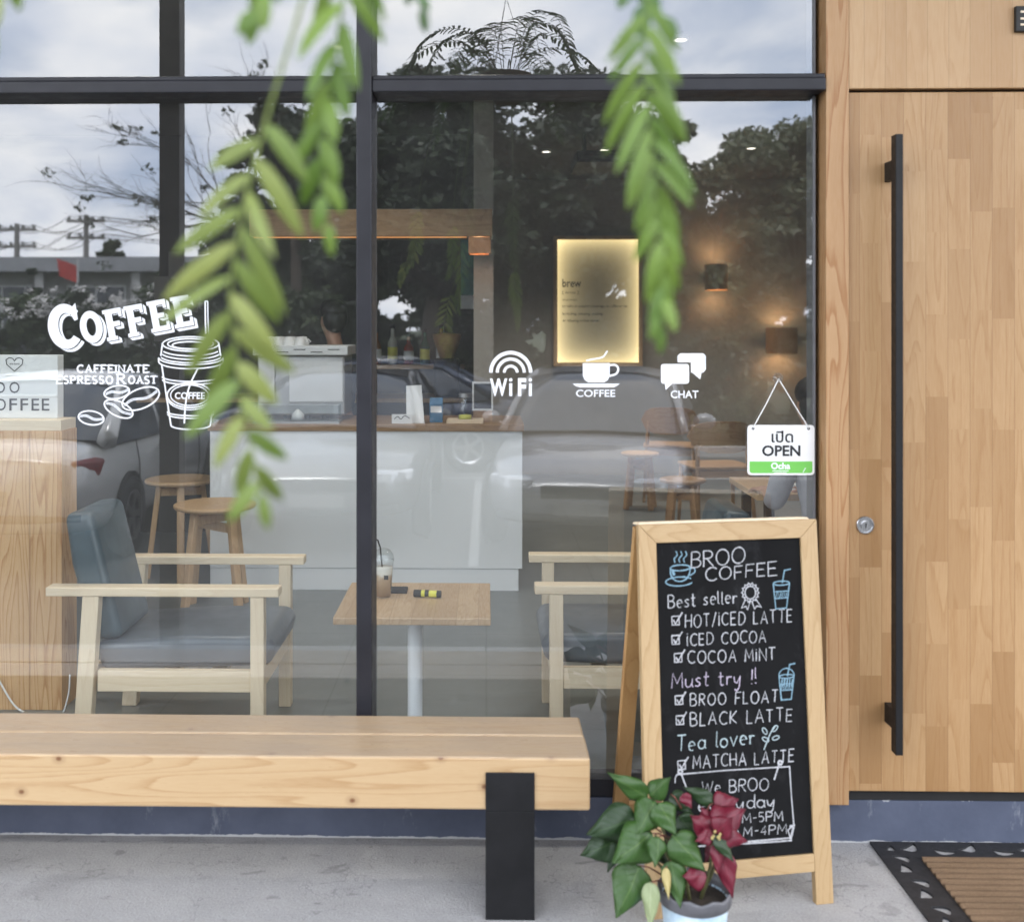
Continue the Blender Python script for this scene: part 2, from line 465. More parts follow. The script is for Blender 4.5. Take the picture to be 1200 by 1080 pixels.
def chalk(name, c):
    t = NT(name); vec = t.coord()
    n = t.noise(vec, 420, 3, 0.7)
    t.pset(Base_Color=t.ramp(n, [(0.36, tuple(x * 0.30 for x in c)), (0.52, c)]), Roughness=0.95)
    return t.m
M['chalk_white'] = chalk('chalk_white', (0.47, 0.47, 0.49))
M['chalk_blue'] = chalk('chalk_blue', (0.20, 0.33, 0.41))
M['chalk_pink'] = chalk('chalk_pink', (0.44, 0.38, 0.47))
M['chalk_mint'] = chalk('chalk_mint', (0.38, 0.46, 0.48))

def concrete(name, base, stain=0.6, spots=True, big=0.55, wall_band=False):
    t = NT(name); vec = t.coord()
    n1 = t.noise(vec, 1.1, 6, 0.6, 0.3); n2 = t.noise(vec, 9, 8, 0.65); n3 = t.noise(vec, 160, 4, 0.6)
    b = base
    c = t.ramp(n1, [(0.3, tuple(x * 0.80 for x in b)), (0.7, tuple(x * 1.12 for x in b))])
    c = t.mix(big, c, t.ramp(n2, [(0.3, tuple(x * 0.74 for x in b)), (0.68, tuple(x * 1.12 for x in b))]))
    c = t.mix(0.42, c, t.ramp(n3, [(0.3, tuple(x * 0.58 for x in b)), (0.7, tuple(x * 1.32 for x in b))]))
    if spots:
        sv = t.noise(t.coord((1, 1.6, 1), (5, 2, 0)), 7.5, 3, 0.5, 0.7)
        c = t.mix(t.ramp(sv, [(0.635, 0.0), (0.70, stain)]), c, tuple(x * 0.42 for x in b))
        sv2 = t.noise(t.coord((1, 1.7, 1), (1, 7, 0)), 24, 2, 0.5, 0.3)
        c = t.mix(t.ramp(sv2, [(0.705, 0.0), (0.74, stain)]), c, tuple(x * 0.3 for x in b))
    # a few wandering hairline cracks
    cw = t.noise(t.coord((1, 1, 1), (9, 4, 0)), 2.2, 5, 0.62, 0.2)
    crk = t.math('ABSOLUTE', t.math('SUBTRACT', cw, 0.5))
    c = t.mix(t.ramp(crk, [(0.0, 0.55), (0.0035, 0.0)]), c, tuple(x * 0.45 for x in b))
    if wall_band:                             # darker towards the foot of the wall, with broad dark patches
        sy = t.n.new('ShaderNodeSeparateXYZ'); t.l.new(vec, sy.inputs[0])
        gd = t.math('ADD', t.math('MULTIPLY', sy.outputs[1], 5.0), t.math('MULTIPLY', t.noise(t.coord((1, 2.5, 1), (2, 8, 0)), 4.5, 6, .65), 1.5))
        c = t.mix(t.ramp(gd, [(0.45, 0.0), (1.05, 0.42)]), c, (0.13, 0.12, 0.11))
        bl = t.noise(t.coord((1, 1.5, 1), (6, 1, 0)), 2.6, 5, .6, .4)
        c = t.mix(t.ramp(bl, [(0.60, 0.0), (0.78, 0.32)]), c, (0.16, 0.155, 0.15))
    t.pset(Base_Color=c, Roughness=0.86)
    t.bump(t.math('ADD', n2, t.math('MULTIPLY', n3, 0.6)), 0.6, 0.008)
    return t.m
M['pavement'] = concrete('pavement', (0.375, 0.37, 0.37), stain=.5, wall_band=True)
M['asphalt'] = concrete('asphalt', (0.075, 0.075, 0.075), 0.35, spots=False)
M['kerb'] = concrete('kerb', (0.42, 0.42, 0.41), 0.4)
def floor_mat():
    t = NT('cafe_floor'); vec = t.coord()
    n1 = t.noise(vec, 1.4, 6, 0.6, 0.5); n2 = t.noise(vec, 26, 6, 0.65)
    c = t.ramp(n1, [(0.3, (0.125, 0.137, 0.137)), (0.7, (0.185, 0.197, 0.193))])
    br = t.n.new('ShaderNodeTexBrick'); br.inputs['Scale'].default_value = 1.0
    br.inputs['Brick Width'].default_value = 0.6; br.inputs['Row Height'].default_value = 0.6
    br.inputs['Mortar Size'].default_value = 0.004; br.offset = 0
    t.l.new(vec, br.inputs['Vector'])
    c = t.mix(t.math('MULTIPLY', br.outputs['Fac'], 0.4), c, (0.08, 0.085, 0.085))
    t.pset(Base_Color=c, Roughness=t.ramp(n2, [(0.1, 0.30), (0.9, 0.38)]))
    return t.m
M['floor'] = floor_mat()

def glass_mat(name, refl, tint, rough=0.0, haze_film=0.0):
    """thin coated pane: transparent + a mirror share that follows Fresnel"""
    t = NT(name); t.n.remove(t.p)
    tr = t.new('ShaderNodeBsdfTransparent'); tr.inputs[0].default_value = (*tint, 1)
    gl = t.new('ShaderNodeBsdfGlossy'); gl.inputs['Roughness'].default_value = rough
    gl.inputs['Color'].default_value = (0.95, 0.97, 1.0, 1)
    lw = t.new('ShaderNodeLayerWeight'); lw.inputs['Blend'].default_value = 0.5      # same from both sides, no inner total reflection
    f = t.math('MINIMUM', t.math('MULTIPLY_ADD', t.math('POWER', lw.outputs['Facing'], 5.0), 0.85, refl + 0.04), 1.0)
    mxs = t.new('ShaderNodeMixShader'); film = tr.outputs[0]
    if haze_film:                              # pale diffuse haze mixed into the pane to lift dark tones behind it
        df = t.new('ShaderNodeBsdfDiffuse'); df.inputs[0].default_value = (0.75, 0.74, 0.72, 1)
        md = t.new('ShaderNodeMixShader'); dn = t.noise(t.coord((1, 1, .6)), 1.8, 7, .62)
        t.l.new(t.ramp(dn, [(.3, haze_film * .75), (.7, haze_film * 1.25)]), md.inputs[0]); t.l.new(tr.outputs[0], md.inputs[1]); t.l.new(df.outputs[0], md.inputs[2]); film = md.outputs[0]
    t.l.new(f, mxs.inputs[0]); t.l.new(film, mxs.inputs[1]); t.l.new(gl.outputs[0], mxs.inputs[2])
    t.l.new(mxs.outputs[0], t.out.inputs[0])
    return t.m
M['pane_front'] = glass_mat('pane_front', 0.095, (0.93, 0.945, 0.94), haze_film=0.029)
M['clear'] = glass_mat('clear_plastic', 0.03, (0.93, 0.95, 0.95), 0.05)
def clear_inner():
    t = NT('pane_clear'); t.n.remove(t.p)
    tr = t.new('ShaderNodeBsdfTransparent'); tr.inputs[0].default_value = (0.97, 0.985, 0.98, 1)
    t.l.new(tr.outputs[0], t.out.inputs[0]); return t.m
M['pane_back'] = clear_inner()

def leaf_mat(name, c, c2, trans=0.35, rough=0.45):
    t = NT(name)
    g = t.n.new('ShaderNodeNewGeometry')
    n = t.noise(t.coord(), 30, 3)
    col = t.mix(g.outputs['Random Per Island'], c, c2)
    col = t.mix(t.math('MULTIPLY', n, 0.35), col, tuple(x * 0.6 for x in c))
    t.pset(Base_Color=col, Roughness=rough)
    tl = t.new('ShaderNodeBsdfTranslucent'); t.l.new(col, tl.inputs[0])
    ms = t.new('ShaderNodeMixShader'); ms.inputs[0].default_value = trans
    t.l.new(t.p.outputs[0], ms.inputs[1]); t.l.new(tl.outputs[0], ms.inputs[2])
    t.l.new(ms.outputs[0], t.out.inputs[0])
    return t.m
M['fern'] = leaf_mat('fern_leaf', (0.14, 0.225, 0.040), (0.30, 0.34, 0.090), 0.42, 0.5)
M['fern_green'] = leaf_mat('fern_leaf_green', (0.105, 0.195, 0.026), (0.20, 0.305, 0.05), 0.42, 0.5)
M['fern_dark'] = leaf_mat('fern_leaf_dark', (0.05, 0.11, 0.03), (0.09, 0.17, 0.04), 0.3, 0.45)
M['tree_a'] = leaf_mat('tree_leaf_a', (0.05, 0.078, 0.032), (0.10, 0.135, 0.055), 0.25)
M['tree_b'] = leaf_mat('tree_leaf_b', (0.026, 0.040, 0.020), (0.055, 0.078, 0.036), 0.2)
M['tree_c'] = leaf_mat('tree_leaf_c', (0.10, 0.12, 0.065), (0.175, 0.19, 0.105), 0.28)
M['bark'] = mat('bark', (0.075, 0.06, 0.045), 0.9, 0, 0.35, 20, bump=0.6, stretch=(1, 1, 0.25))

# ------------------------------------------------------------------ ground, pavement, lot
def sheet(name, x0, x1, y0, y1, z, m, thick=0.0):
    b = MB()
    if thick: b.box(x0, x1, y0, y1, z - thick, z)
    else: b.add([(x0, y0, z), (x1, y0, z), (x1, y1, z), (x0, y1, z)], [(0, 1, 2, 3)])
    return tag(b.build(name, m), kind='structure')
t_ = NT('grass_ground'); v_ = t_.coord()
t_.pset(Base_Color=t_.ramp(t_.noise(v_, 3, 8, 0.7), [(0.3, (0.03, 0.045, 0.016)), (0.7, (0.06, 0.075, 0.03))]), Roughness=0.95)
M['grass'] = t_.m
sheet('ground', -600, 600, -900, 300, -0.37, M['grass'])
sheet('parking_lot', -45, 45, -12.5, -1.96, -0.32, M['asphalt'])
sheet('pavement', -9, 9, -1.585, 0.06, 0.0, M['pavement'], 0.35)
kb = MB()
x = -9.0
while x < 9:
    kb.box(x, min(9, x + 0.996), -1.766, -1.588, -0.35, 0.003); kb.box(x, min(9, x + 0.996), -1.96, -1.774, -0.35, 0.0)
    x += 1.0
tag(kb.build('kerb', M['kerb'], bevel=0.006), kind='structure')
fk = MB()
for i in range(46): fk.box(-45 + i * 2, -45 + i * 2 + 1.98, -12.7, -12.5, -0.36, -0.18)
tag(fk.build('far_kerb', M['kerb']), kind='structure')
M['paint'] = concrete('paint', (0.34, 0.34, 0.33), 0.6)
pl_ = MB()
for x in (-5.1, -0.1, 4.8):
    pl_.box(x - 0.04, x + 0.04, -9.9, -5.2, -0.33, -0.316)
pl_.box(-45, 45, -10.3, -10.18, -0.33, -0.316)
tag(pl_.build('painted_lines', M['paint']), kind='structure')

# ------------------------------------------------------------------ the cafe building
ZT = 4.40
ZF = 0.10                                    # floor inside
XJ = PX(953, 500, -0.01).x                   # right jamb of the window
XP0, XP1 = PX(968, 500, -0.07).x, PX(995, 500, -0.07).x
XM = PX(426.5, 500, -0.09).x
ZS = 0.18                                    # window sill
bld = thing('cafe_building', (0, 0, 0), 'cafe front with tall dark framed windows beside a pale wooden door and panel', 'cafe')

b = MB()
b.box(-4.7, 4.0, -0.030, 0.058, -0.02, 0.125)
b.build('plinth', M['navy'], bld)
b = MB(); b.box(-4.7, XJ + 0.03, -0.026, 0.05, 0.1265, ZS); b.build('window_bottom_rail', M['alu'], bld, 0.002)

# window: frame, panes, lettering
MX = [XM, XM - 1.36, XM - 2.72]
zt0, zt1 = PX(700, 106.5, -0.085).z, PX(700, 92, -0.085).z
fr = MB()
for x in MX: fr.box(x - 0.0225, x + 0.0225, -0.09, 0.06, ZS + 0.001, ZT)
xs = [-4.5, MX[2], MX[1], MX[0], XP0 - 0.004]
for i in range(4):
    a = xs[i] + (0.0235 if i else 0); c = xs[i + 1] - (0.0235 if i < 3 else 0)
    fr.box(a, c, -0.085, 0.05, zt0, zt1)
    fr.box(a, c, -0.076, 0.05, zt1 + 0.0005, zt1 + 0.014)
    fr.box(a, c, -0.085, 0.05, 3.30, 3.36)
frame = fr.build('window_frame', M['alu'], bld, 0.003)
jb = MB(); jb.box(XJ, XP0 - 0.012, -0.012, 0.06, ZS + 0.001, zt0 - 0.001); jb.box(XJ, XP0 - 0.012, -0.012, 0.06, zt1 + 0.016, 3.299)
jb.build('window_jamb', M['jamb'], bld, 0.002)

def pane(x0, x1, z0, z1):
    b = MB()
    vs = [(x0, -0.004, z0), (x1, -0.004, z0), (x1, -0.004, z1), (x0, -0.004, z1), (x0, 0.004, z0), (x1, 0.004, z0), (x1, 0.004, z1), (x0, 0.004, z1)]
    b.add(vs, [(0, 1, 2, 3)]); b.mi = 1
    b.add(vs, [(5, 4, 7, 6), (4, 0, 3, 7), (1, 5, 6, 2), (4, 5, 1, 0), (3, 2, 6, 7)])
    return b.build('glass_pane', [M['pane_front'], M['pane_back']], bld)
panes = {}
for i in range(4):
    a = xs[i] + (0.020 if i else 0); c = xs[i + 1] - 0.020 if i < 3 else XJ + 0.004
    panes[i, 0] = pane(a, c, ZS - 0.003, zt0 + 0.006)
    panes[i, 1] = pane(a, c, zt1 + 0.008, 3.306)
PANE_L, PANE_R = panes[2, 0], panes[3, 0]

# pillar, panels, door
b = MB(); b.box(XP0, XP1, -0.07, 0.10, 0.1265, ZT); b.build('pillar', M['pillar_wood'], bld, 0.002)
zd1 = PX(1000, 108.5, -0.055).z; zp0 = PX(1000, 104, -0.066).z; zd0 = PX(1000, 926.5, -0.055).z
DX0, DX1 = XP1 + 0.003, XP1 + 1.15
b = MB(); b.box(DX0 - 0.002, 4.0, -0.066, 0.10, zp0, ZT); b.build('wall_panel', M['panel_wood'], bld, 0.0015)
b = MB(); b.box(DX1 + 0.006, 4.0, -0.066, 0.10, 0.1265, zp0 - 0.001); b.build('wall_panel', M['panel_wood'], bld, 0.0015)
for z0, z1 in ((0.1265, zd0 + 0.02), (zd1 - 0.02, zp0 - 0.0005)):
    b = MB(); b.box(XP1 + 0.0005, DX1 + 0.004, -0.03, 0.09, z0, z1); b.build('door_rebate', M['black'], bld)
b = MB(); b.box(DX0, DX1, -0.055, -0.001, zd0, zd1)
door = b.build('door', M['door_wood'], bld, 0.0025)
# pull handle: a flat bar on two standoffs
hy0, hy1 = -0.055 - 0.056 - 0.038, -0.055 - 0.056
hx1 = PX(1058.5, 500, hy0).x; hx0 = hx1 - 0.0205
hz1, hz0 = PX(1050, 157, hy0).z, PX(1050, 885, hy0).z
b = MB()
b.box(hx0, hx1, hy0, hy1, hz0, hz1)
for v in (201, 837):
    z = PX(1043, v, -0.08).z
    b.box(hx0 + 0.001, hx1 - 0.001, hy1 - 0.0005, -0.0545, z - 0.028, z + 0.028)
b.build('handle', M['handle'], door, 0.0015)
lp = PX(1013.5, 615, -0.055)
b = MB()
def lz(prof, c, n=28):                        # lathe about the outward (-y) axis
    bb = MB(); bb.lathe(prof, (0, 0, 0), n)
    return [(c[0] + x, c[1] - z, c[2] + y) for x, y, z in bb.v], bb.f
vs, fs = lz([(0.026, 0), (0.026, 0.004), (0.024, 0.006), (0.0205, 0.006), (0.0200, 0.003), (0.013, 0.003), (0.0125, 0.009), (0.0, 0.009)], lp); b.add(vs, fs)
b.build('lock', M['chrome'], door, smooth=False)
b = MB(); b.box(lp.x - 0.0016, lp.x + 0.0016, lp.y - 0.0098, lp.y - 0.0085, lp.z - 0.007, lp.z + 0.007); b.build('keyhole', M['black'], door)

# shell of the room behind the window
b = MB(); b.box(-4.9, -4.7, -0.03, 7.6, -0.02, ZT); b.build('side_wall', M['plaster'], bld)
b = MB(); b.box(-4.7, -4.5, -0.03, 0.06, 0.127, ZT); b.build('side_wall', M['plaster'], bld)
b = MB(); b.box(3.8, 4.0, 0.105, 7.6, -0.02, ZT); b.build('side_wall', M['in_wall'], bld)
b = MB(); b.box(-4.9, 4.0, 7.4, 7.6, -0.02, ZT); bw = b.build('back_wall', M['in_wall'], bld)
b = MB(); b.box(-4.7, 3.8, 0.11, 7.4, 2.95, 3.05); b.build('ceiling', M['ceiling'], bld)
b = MB(); b.box(-4.9, 4.0, -0.02, 7.6, ZT + .001, ZT + .12); b.build('roof', M['plaster'], bld)
b = MB(); b.box(-4.7, 3.8, 0.0585, 7.4, -0.05, ZF); tag(b.build('cafe_floor', M['floor']), kind='structure')
# unseen deep canopy, put over the pavement and sized to shade the front
b = MB(); b.box(-6.5, 6.5, -2.6, -0.095, 4.20, 4.34); can = b.build('canopy', M['plaster'], bld)
b = MB(); b.box(-6.55, 6.55, -2.66, -2.6005, 4.15, 4.39); b.build('fascia', M['alu'], can)
# partition in front of the kitchen, dark back of the kitchen
px0 = PX(577, 300, 4.5).x
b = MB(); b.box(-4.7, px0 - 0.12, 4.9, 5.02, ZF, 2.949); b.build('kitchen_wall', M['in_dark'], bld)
b = MB(); b.box(px0 - 0.119, px0 + 0.0, 3.35, 5.02, ZF, 2.949); b.build('partition', M['in_wall'], bld)
bz0, bz1 = PX(500, 277, 3.1).z, PX(500, 245, 3.1).z
bx0, bx1 = PX(292, 260, 3.1).x, PX(577, 260, 3.1).x
b = MB(); b.box(bx0, bx1, 3.1, 3.34, bz0, bz1); beam = b.build('header_beam', M['beam_wood'], bld, 0.003)
M['led_warm'] = emit('led_warm', (1.0, 0.42, 0.14), 0.4)
b = MB(); b.box(bx0 + .02, bx1 - 0.15, 3.12, 3.128, bz0 - 0.006, bz0 - 0.001); b.build('light_strip', M['led_warm'], beam)

# ------------------------------------------------------------------ drawing helpers (lettering, line drawings)
def ribbon(b, pts, w, n, lift=0.0, jit=0.0):
    """flat ribbon along pts (Vectors) lying in the plane with normal n; ends square"""
    P = [Vector(p) for p in pts]
    Q = [P[0]]
    for p in P[1:]:
        if (p - Q[-1]).length > 1e-6: Q.append(p)
    if len(Q) < 2: return
    L, Rr = [], []
    for i, p in enumerate(Q):
        d0 = (p - Q[i - 1]).normalized() if i else None
        d1 = (Q[i + 1] - p).normalized() if i < len(Q) - 1 else None
        d = d1 if d0 is None else d0 if d1 is None else (d0 + d1)
        if d.length < 1e-3: d = d0
        d.normalize(); s_ = n.cross(d).normalized()
        k = 1.0
        if d0 is not None and d1 is not None: k = min(1.6, 1.0 / max(0.3, abs(s_.dot(n.cross(d0).normalized()))))
        ww = w / 2 * k * (1 + random.uniform(-jit, jit))
        o = n * (lift + i * 3e-6)
        L.append(p + s_ * ww + o); Rr.append(p - s_ * ww + o)
    vs = L + Rr; m = len(Q)
    b.add(vs, [(i, i + 1, m + i + 1, m + i) for i in range(m - 1)])
def arc(cx, cy, rx, ry, a0, a1, n=10):
    return [(cx + rx * math.cos(R(a0 + (a1 - a0) * i / n)), cy + ry * math.sin(R(a0 + (a1 - a0) * i / n))) for i in range(n + 1)]
def smooth_pts(p, k=4):
    """Catmull-Rom through the points"""
    if len(p) < 3: return p
    q = [p[0]] + list(p) + [p[-1]]; out = []
    for i in range(1, len(q) - 2):
        a, b_, c, d = (Vector((*x, 0)) if len(x) == 2 else Vector(x) for x in q[i - 1:i + 3])
        for j in range(k):
            t = j / k
            out.append(tuple(0.5 * ((2 * b_) + (c - a) * t + (2 * a - 5 * b_ + 4 * c - d) * t * t + (3 * b_ - a - 3 * c + d) * t ** 3))[:2])
    out.append(tuple(p[-1])[:2]); return out
class Draw:
    """draws in photograph pixels, projected once onto a real plane (p0, n)"""
    def __init__(s, p0, n, lift=0.0004):
        s.b = MB(); s.p0 = Vector(p0); s.n = Vector(n).normalized(); s.lift = lift; s.k = 0
        if s.n.y > 0: s.n = -s.n
    def P(s, u, v): return PLANE(u, v, s.p0, s.n)
    def W(s, u, v, px): return (s.P(u + px, v) - s.P(u, v)).length
    def line(s, pts, w=1.6, jit=0.0, smooth=False):
        if smooth: pts = smooth_pts(pts)
        s.k += 1
        u, v = pts[0]
        ribbon(s.b, [s.P(*p) for p in pts], s.W(u, v, w), s.n, s.lift + (s.k % 40) * 2.5e-5, jit)
    def fill(s, poly):
        s.k += 1
        o = s.n * (s.lift + (s.k % 40) * 2.5e-5)
        s.b.add([s.P(*p) + o for p in poly], [list(range(len(poly)))])
    def quads(s, outer, inner):
        s.k += 1
        o = s.n * (s.lift + (s.k % 40) * 2.5e-5); n = len(outer)
        s.b.add([s.P(*p) + o for p in outer] + [s.P(*p) + o for p in inner], [(i, (i + 1) % n, n + (i + 1) % n, n + i) for i in range(n)])
    def ellipse(s, cx, cy, rx, ry, w=1.6, rot=0, a0=0, a1=360, n=36, jit=0.0):
        c, d = math.cos(R(rot)), math.sin(R(rot))
        pts = []
        for x, y in arc(0, 0, rx, ry, a0, a1, n): pts.append((cx + x * c - y * d, cy + x * d + y * c))
        s.line(pts, w, jit)
    def text(s, body, box, bold=0.0, ital=0.0):
        """built-in font, its bounding box fitted to the pixel box"""
        vs, fs = text_mesh(body, bold)
        xs_ = [v[0] for v in vs]; ys_ = [v[1] for v in vs]
        x0, x1, y0, y1 = min(xs_), max(xs_), min(ys_), max(ys_)
        u0, v0, u1, v1 = box; s.k += 1
        o = s.n * (s.lift + (s.k % 40) * 2.5e-5)
        s.b.add([s.P(u0 + (x - x0) / (x1 - x0) * (u1 - u0) + ital * (y - y0), v1 - (y - y0) / (y1 - y0) * (v1 - v0)) + o for x, y in vs], fs)
    def build(s, name, m, parent): return s.b.build(name, m, parent, fixn=False)
def text_mesh(body, bold=0.0):
    cu = bpy.data.curves.new('lettering', 'FONT'); cu.body = body; cu.offset = bold; cu.resolution_u = 3; cu.fill_mode = 'FRONT'
    o = bpy.data.objects.new('lettering', cu); COL.objects.link(o)
    me = bpy.data.meshes.new_from_object(o)
    vs = [(v.co.x, v.co.y) for v in me.vertices]; fs = [list(p.vertices) for p in me.polygons]
    bpy.data.objects.remove(o, do_unlink=True); bpy.data.curves.remove(cu); bpy.data.meshes.remove(me)
    return vs, fs

# hand-lettered stroke font: (width, strokes); y up, capital height 1
FONT = {
 'A': (.72, [[(0, 0), (.36, 1), (.72, 0)], [(.13, .36), (.6, .36)]]),
 'B': (.58, [[(0, 0), (0, 1)], [(0, 1)] + arc(.24, .76, .28, .24, 90, -90) + [(0, .52)], [(0, .52)] + arc(.26, .26, .32, .26, 90, -90) + [(0, 0)]]),
 'C': (.68, [arc(.42, .5, .42, .5, 48, 312, 16)]),
 'D': (.68, [[(0, 0), (0, 1)], [(0, 1)] + arc(.2, .5, .48, .5, 90, -90, 12) + [(0, 0)]]),
 'E': (.54, [[(.54, 1), (0, 1), (0, 0), (.54, 0)], [(0, .52), (.46, .52)]]),
 'F': (.52, [[(.54, 1), (0, 1), (0, 0)], [(0, .53), (.44, .53)]]),
 'H': (.62, [[(0, 0), (0, 1)], [(.62, 0), (.62, 1)], [(0, .5), (.62, .5)]]),
 'I': (.06, [[(.03, 0), (.03, .82)], [(.02, .97), (.05, 1.02)]]),
 'K': (.6, [[(0, 0), (0, 1)], [(.56, 1), (.03, .45), (.6, 0)]]),
 'L': (.48, [[(0, 1), (0, 0), (.48, 0)]]),
 'M': (.78, [[(0, 0), (.06, 1), (.39, .3), (.72, 1), (.78, 0)]]),
 'N': (.66, [[(0, 0), (0, 1), (.66, 0), (.66, 1)]]),
 'O': (.78, [arc(.39, .5, .39, .5, 95, 455, 18)]),
 'P': (.56, [[(0, 0), (0, 1)], [(0, 1)] + arc(.26, .74, .3, .26, 90, -90) + [(0, .48)]]),
 'R': (.6, [[(0, 0), (0, 1)], [(0, 1)] + arc(.26, .76, .28, .24, 90, -90) + [(0, .52)], [(.2, .52), (.6, 0)]]),
 'T': (.62, [[(0, 1), (.62, 1)], [(.31, 1), (.31, 0)]]),
 'W': (.95, [[(0, 1), (.22, 0), (.48, .8), (.72, 0), (.95, 1)]]),
 'a': (.48, [arc(.24, .28, .24, .28, 40, 400, 14), [(.48, .56), (.47, .1), (.54, 0)]]),
 'd': (.48, [arc(.24, .28, .24, .28, 40, 400, 14), [(.48, 1), (.47, .1), (.54, 0)]]),
 'e': (.48, [[(.03, .3), (.46, .34)] + arc(.24, .29, .22, .29, 10, 300, 14)]),
 'l': (.14, [[(.04, 1), (.04, .08), (.16, 0)]]),
 'o': (.5, [arc(.25, .28, .25, .28, 95, 455, 14)]),
 'r': (.34, [[(0, .56), (.03, 0)], [(.03, .34), (.12, .52), (.34, .5)]]),
 's': (.4, [[(.38, .5), (.22, .57), (.06, .46), (.16, .32), (.32, .24), (.34, .08), (.18, 0), (.0, .06)]]),
 't': (.36, [[(.16, .92), (.15, .1), (.24, 0), (.36, .06)], [(0, .6), (.36, .62)]]),
 'u': (.5, [[(0, .56), (.02, .15), (.16, 0), (.34, .06), (.46, .3)], [(.47, .56), (.46, .1), (.54, 0)]]),
 'v': (.46, [[(0, .56), (.2, 0), (.46, .58)]]),
 'y': (.5, [[(0, .56), (.05, .2), (.22, .1), (.44, .5)], [(.46, .58), (.38, -.2), (.2, -.42), (.04, -.3)]]),
 '0': (.5, [arc(.25, .5, .25, .5, 90, 450, 16)]),
 '1': (.22, [[(0, .8), (.18, 1), (.18, 0)]]),
 '4': (.5, [[(.36, 0), (.36, 1), (0, .32), (.5, .32)]]),
 '5': (.46, [[(.44, 1), (.06, 1), (.02, .56)] + arc(.18, .3, .27, .3, 100, -120, 10)]),
 '9': (.46, [arc(.22, .72, .22, .27, 0, 360, 12), [(.44, .72), (.38, 0)]]),
 '-': (.36, [[(.02, .46), (.34, .48)]]),
 '/': (.42, [[(0, -.1), (.42, 1.08)]]),
 '!': (.08, [[(.04, 1), (.04, .28)], [(.03, .04), (.05, -.03)]]),
 ' ': (.34, []),
}
def hand(dr, body, p0, p1, h, w=2.0, gap=.2, jit=.25):
    """letters from baseline pixel p0 to p1, capital height h pixels"""
    tot = sum(FONT[c][0] + gap for c in body) - gap
    k = 0.0
    for c in body:
        wd, st = FONT[c]
        dy = random.uniform(-.04, .04); sc = random.uniform(.95, 1.05); sl = random.uniform(-.03, .06)
        for s_ in st:
            pts = []
            for (x, y) in s_:
                t = (k + x * sc + sl * y) / tot
                pts.append((p0[0] + (p1[0] - p0[0]) * t, p0[1] + (p1[1] - p0[1]) * t - h * (y * sc + dy)))
            if len(pts) == 2:
                a, b_ = pts; m_ = ((a[0] + b_[0]) / 2 + random.uniform(-.4, .4), (a[1] + b_[1]) / 2 + random.uniform(-.3, .3)); pts = [a, m_, b_]
            dr.line(pts, w * random.uniform(.85, 1.15), jit)
        k += wd + gap

# ------------------------------------------------------------------ lettering stuck on the window
GP, GN = (0, -0.004, 0), (0, -1, 0)
SL = {
 'F': [(0, 0), (.36, 0), (.36, .12), (.29, .12), (.29, .43), (.50, .43), (.50, .59), (.29, .59), (.29, .84), (.50, .84), (.50, .72), (.60, .72), (.60, 1), (0, 1), (0, .88), (.07, .88), (.07, .12), (0, .12)],
 'E': [(0, 0), (.62, 0), (.62, .28), (.52, .28), (.52, .16), (.29, .16), (.29, .43), (.50, .43), (.50, .58), (.29, .58), (.29, .84), (.50, .84), (.50, .72), (.60, .72), (.60, 1), (0, 1), (0, .88), (.07, .88), (.07, .12), (0, .12)],
}
def slab_letter(dr, c, org, h, rot):
    ca, sa = math.cos(R(rot)), math.sin(R(rot))
    T = lambda x, y: (org[0] + h * (x * ca - y * sa), org[1] - h * (x * sa + y * ca))
    px = 1.0 / h
    g0, g1 = 1.15 * px, 4.0 * px             # dark hairline, then the drop shadow
    def shadow(poly, closed=True):
        n = len(poly)
        area = sum(poly[i][0] * poly[(i + 1) % n][1] - poly[(i + 1) % n][0] * poly[i][1] for i in range(n))
        for i in range(n if closed else n - 1):
            (xa, ya), (xb, yb) = poly[i], poly[(i + 1) % n]
            nx, ny = (yb - ya), -(xb - xa)
            if area < 0: nx, ny = -nx, -ny
            ln = math.hypot(nx, ny) or 1
            if (nx - ny) / ln > .08 and not (.25 < xa < .35 and .25 < xb < .35 and c in 'EF' and .11 < min(ya, yb)):
                e = g1 * (.45 if c in 'EF' and abs(ya - yb) < 1e-6 and ya > .5 else 1)
                dr.fill([T(xa + g0, ya - g0), T(xb + g0, yb - g0), T(xb + e, yb - e), T(xa + e, ya - e)])
    if c in SL:
        dr.fill([T(*p) for p in SL[c]]); shadow(SL[c])
    elif c == 'O':
        o_ = arc(.36, .5, .36, .52, 0, 350, 35); i_ = arc(.36, .5, .15, .29, 0, 350, 35)
        dr.quads([T(*p) for p in o_], [T(*p) for p in i_]); shadow(o_)
    elif c == 'C':
        o_ = arc(.40, .5, .40, .52, 48, 318, 30); i_ = arc(.43, .5, .19, .31, 52, 312, 30)
        for k in range(30): dr.fill([T(*o_[k]), T(*o_[k + 1]), T(*i_[k + 1]), T(*i_[k])])
        s1 = [(.63, .60), (.71, .62), (.71, 1.0), (.63, .93), (.55, .82)]
        dr.fill([T(*p) for p in s1]); shadow(o_ + i_[::-1])
def slab(dr, body, p0, p1, h, w=1.9, gap=.34):
    """small slab-serif capitals: thick strokes with serif ticks"""
    tot = sum(FONT[c][0] + gap for c in body) - gap; k = 0.0
    for c in body:
        wd, st = FONT[c]
        f = lambda x, y: (p0[0] + (p1[0] - p0[0]) * (k + x) / tot, p0[1] + (p1[1] - p0[1]) * (k + x) / tot - h * y)
        for s_ in st:
            dr.line([f(*q) for q in s_], w)
            if c in 'OS': continue
            for q in (s_[0], s_[-1]):
                if abs(q[1]) < .02 or abs(q[1] - 1) < .02:
                    u, v = f(*q); v += (-.35 if q[1] < .5 else .35); dr.line([(u - 2.0, v), (u + 2.0, v)], 1.2)
        k += wd + gap
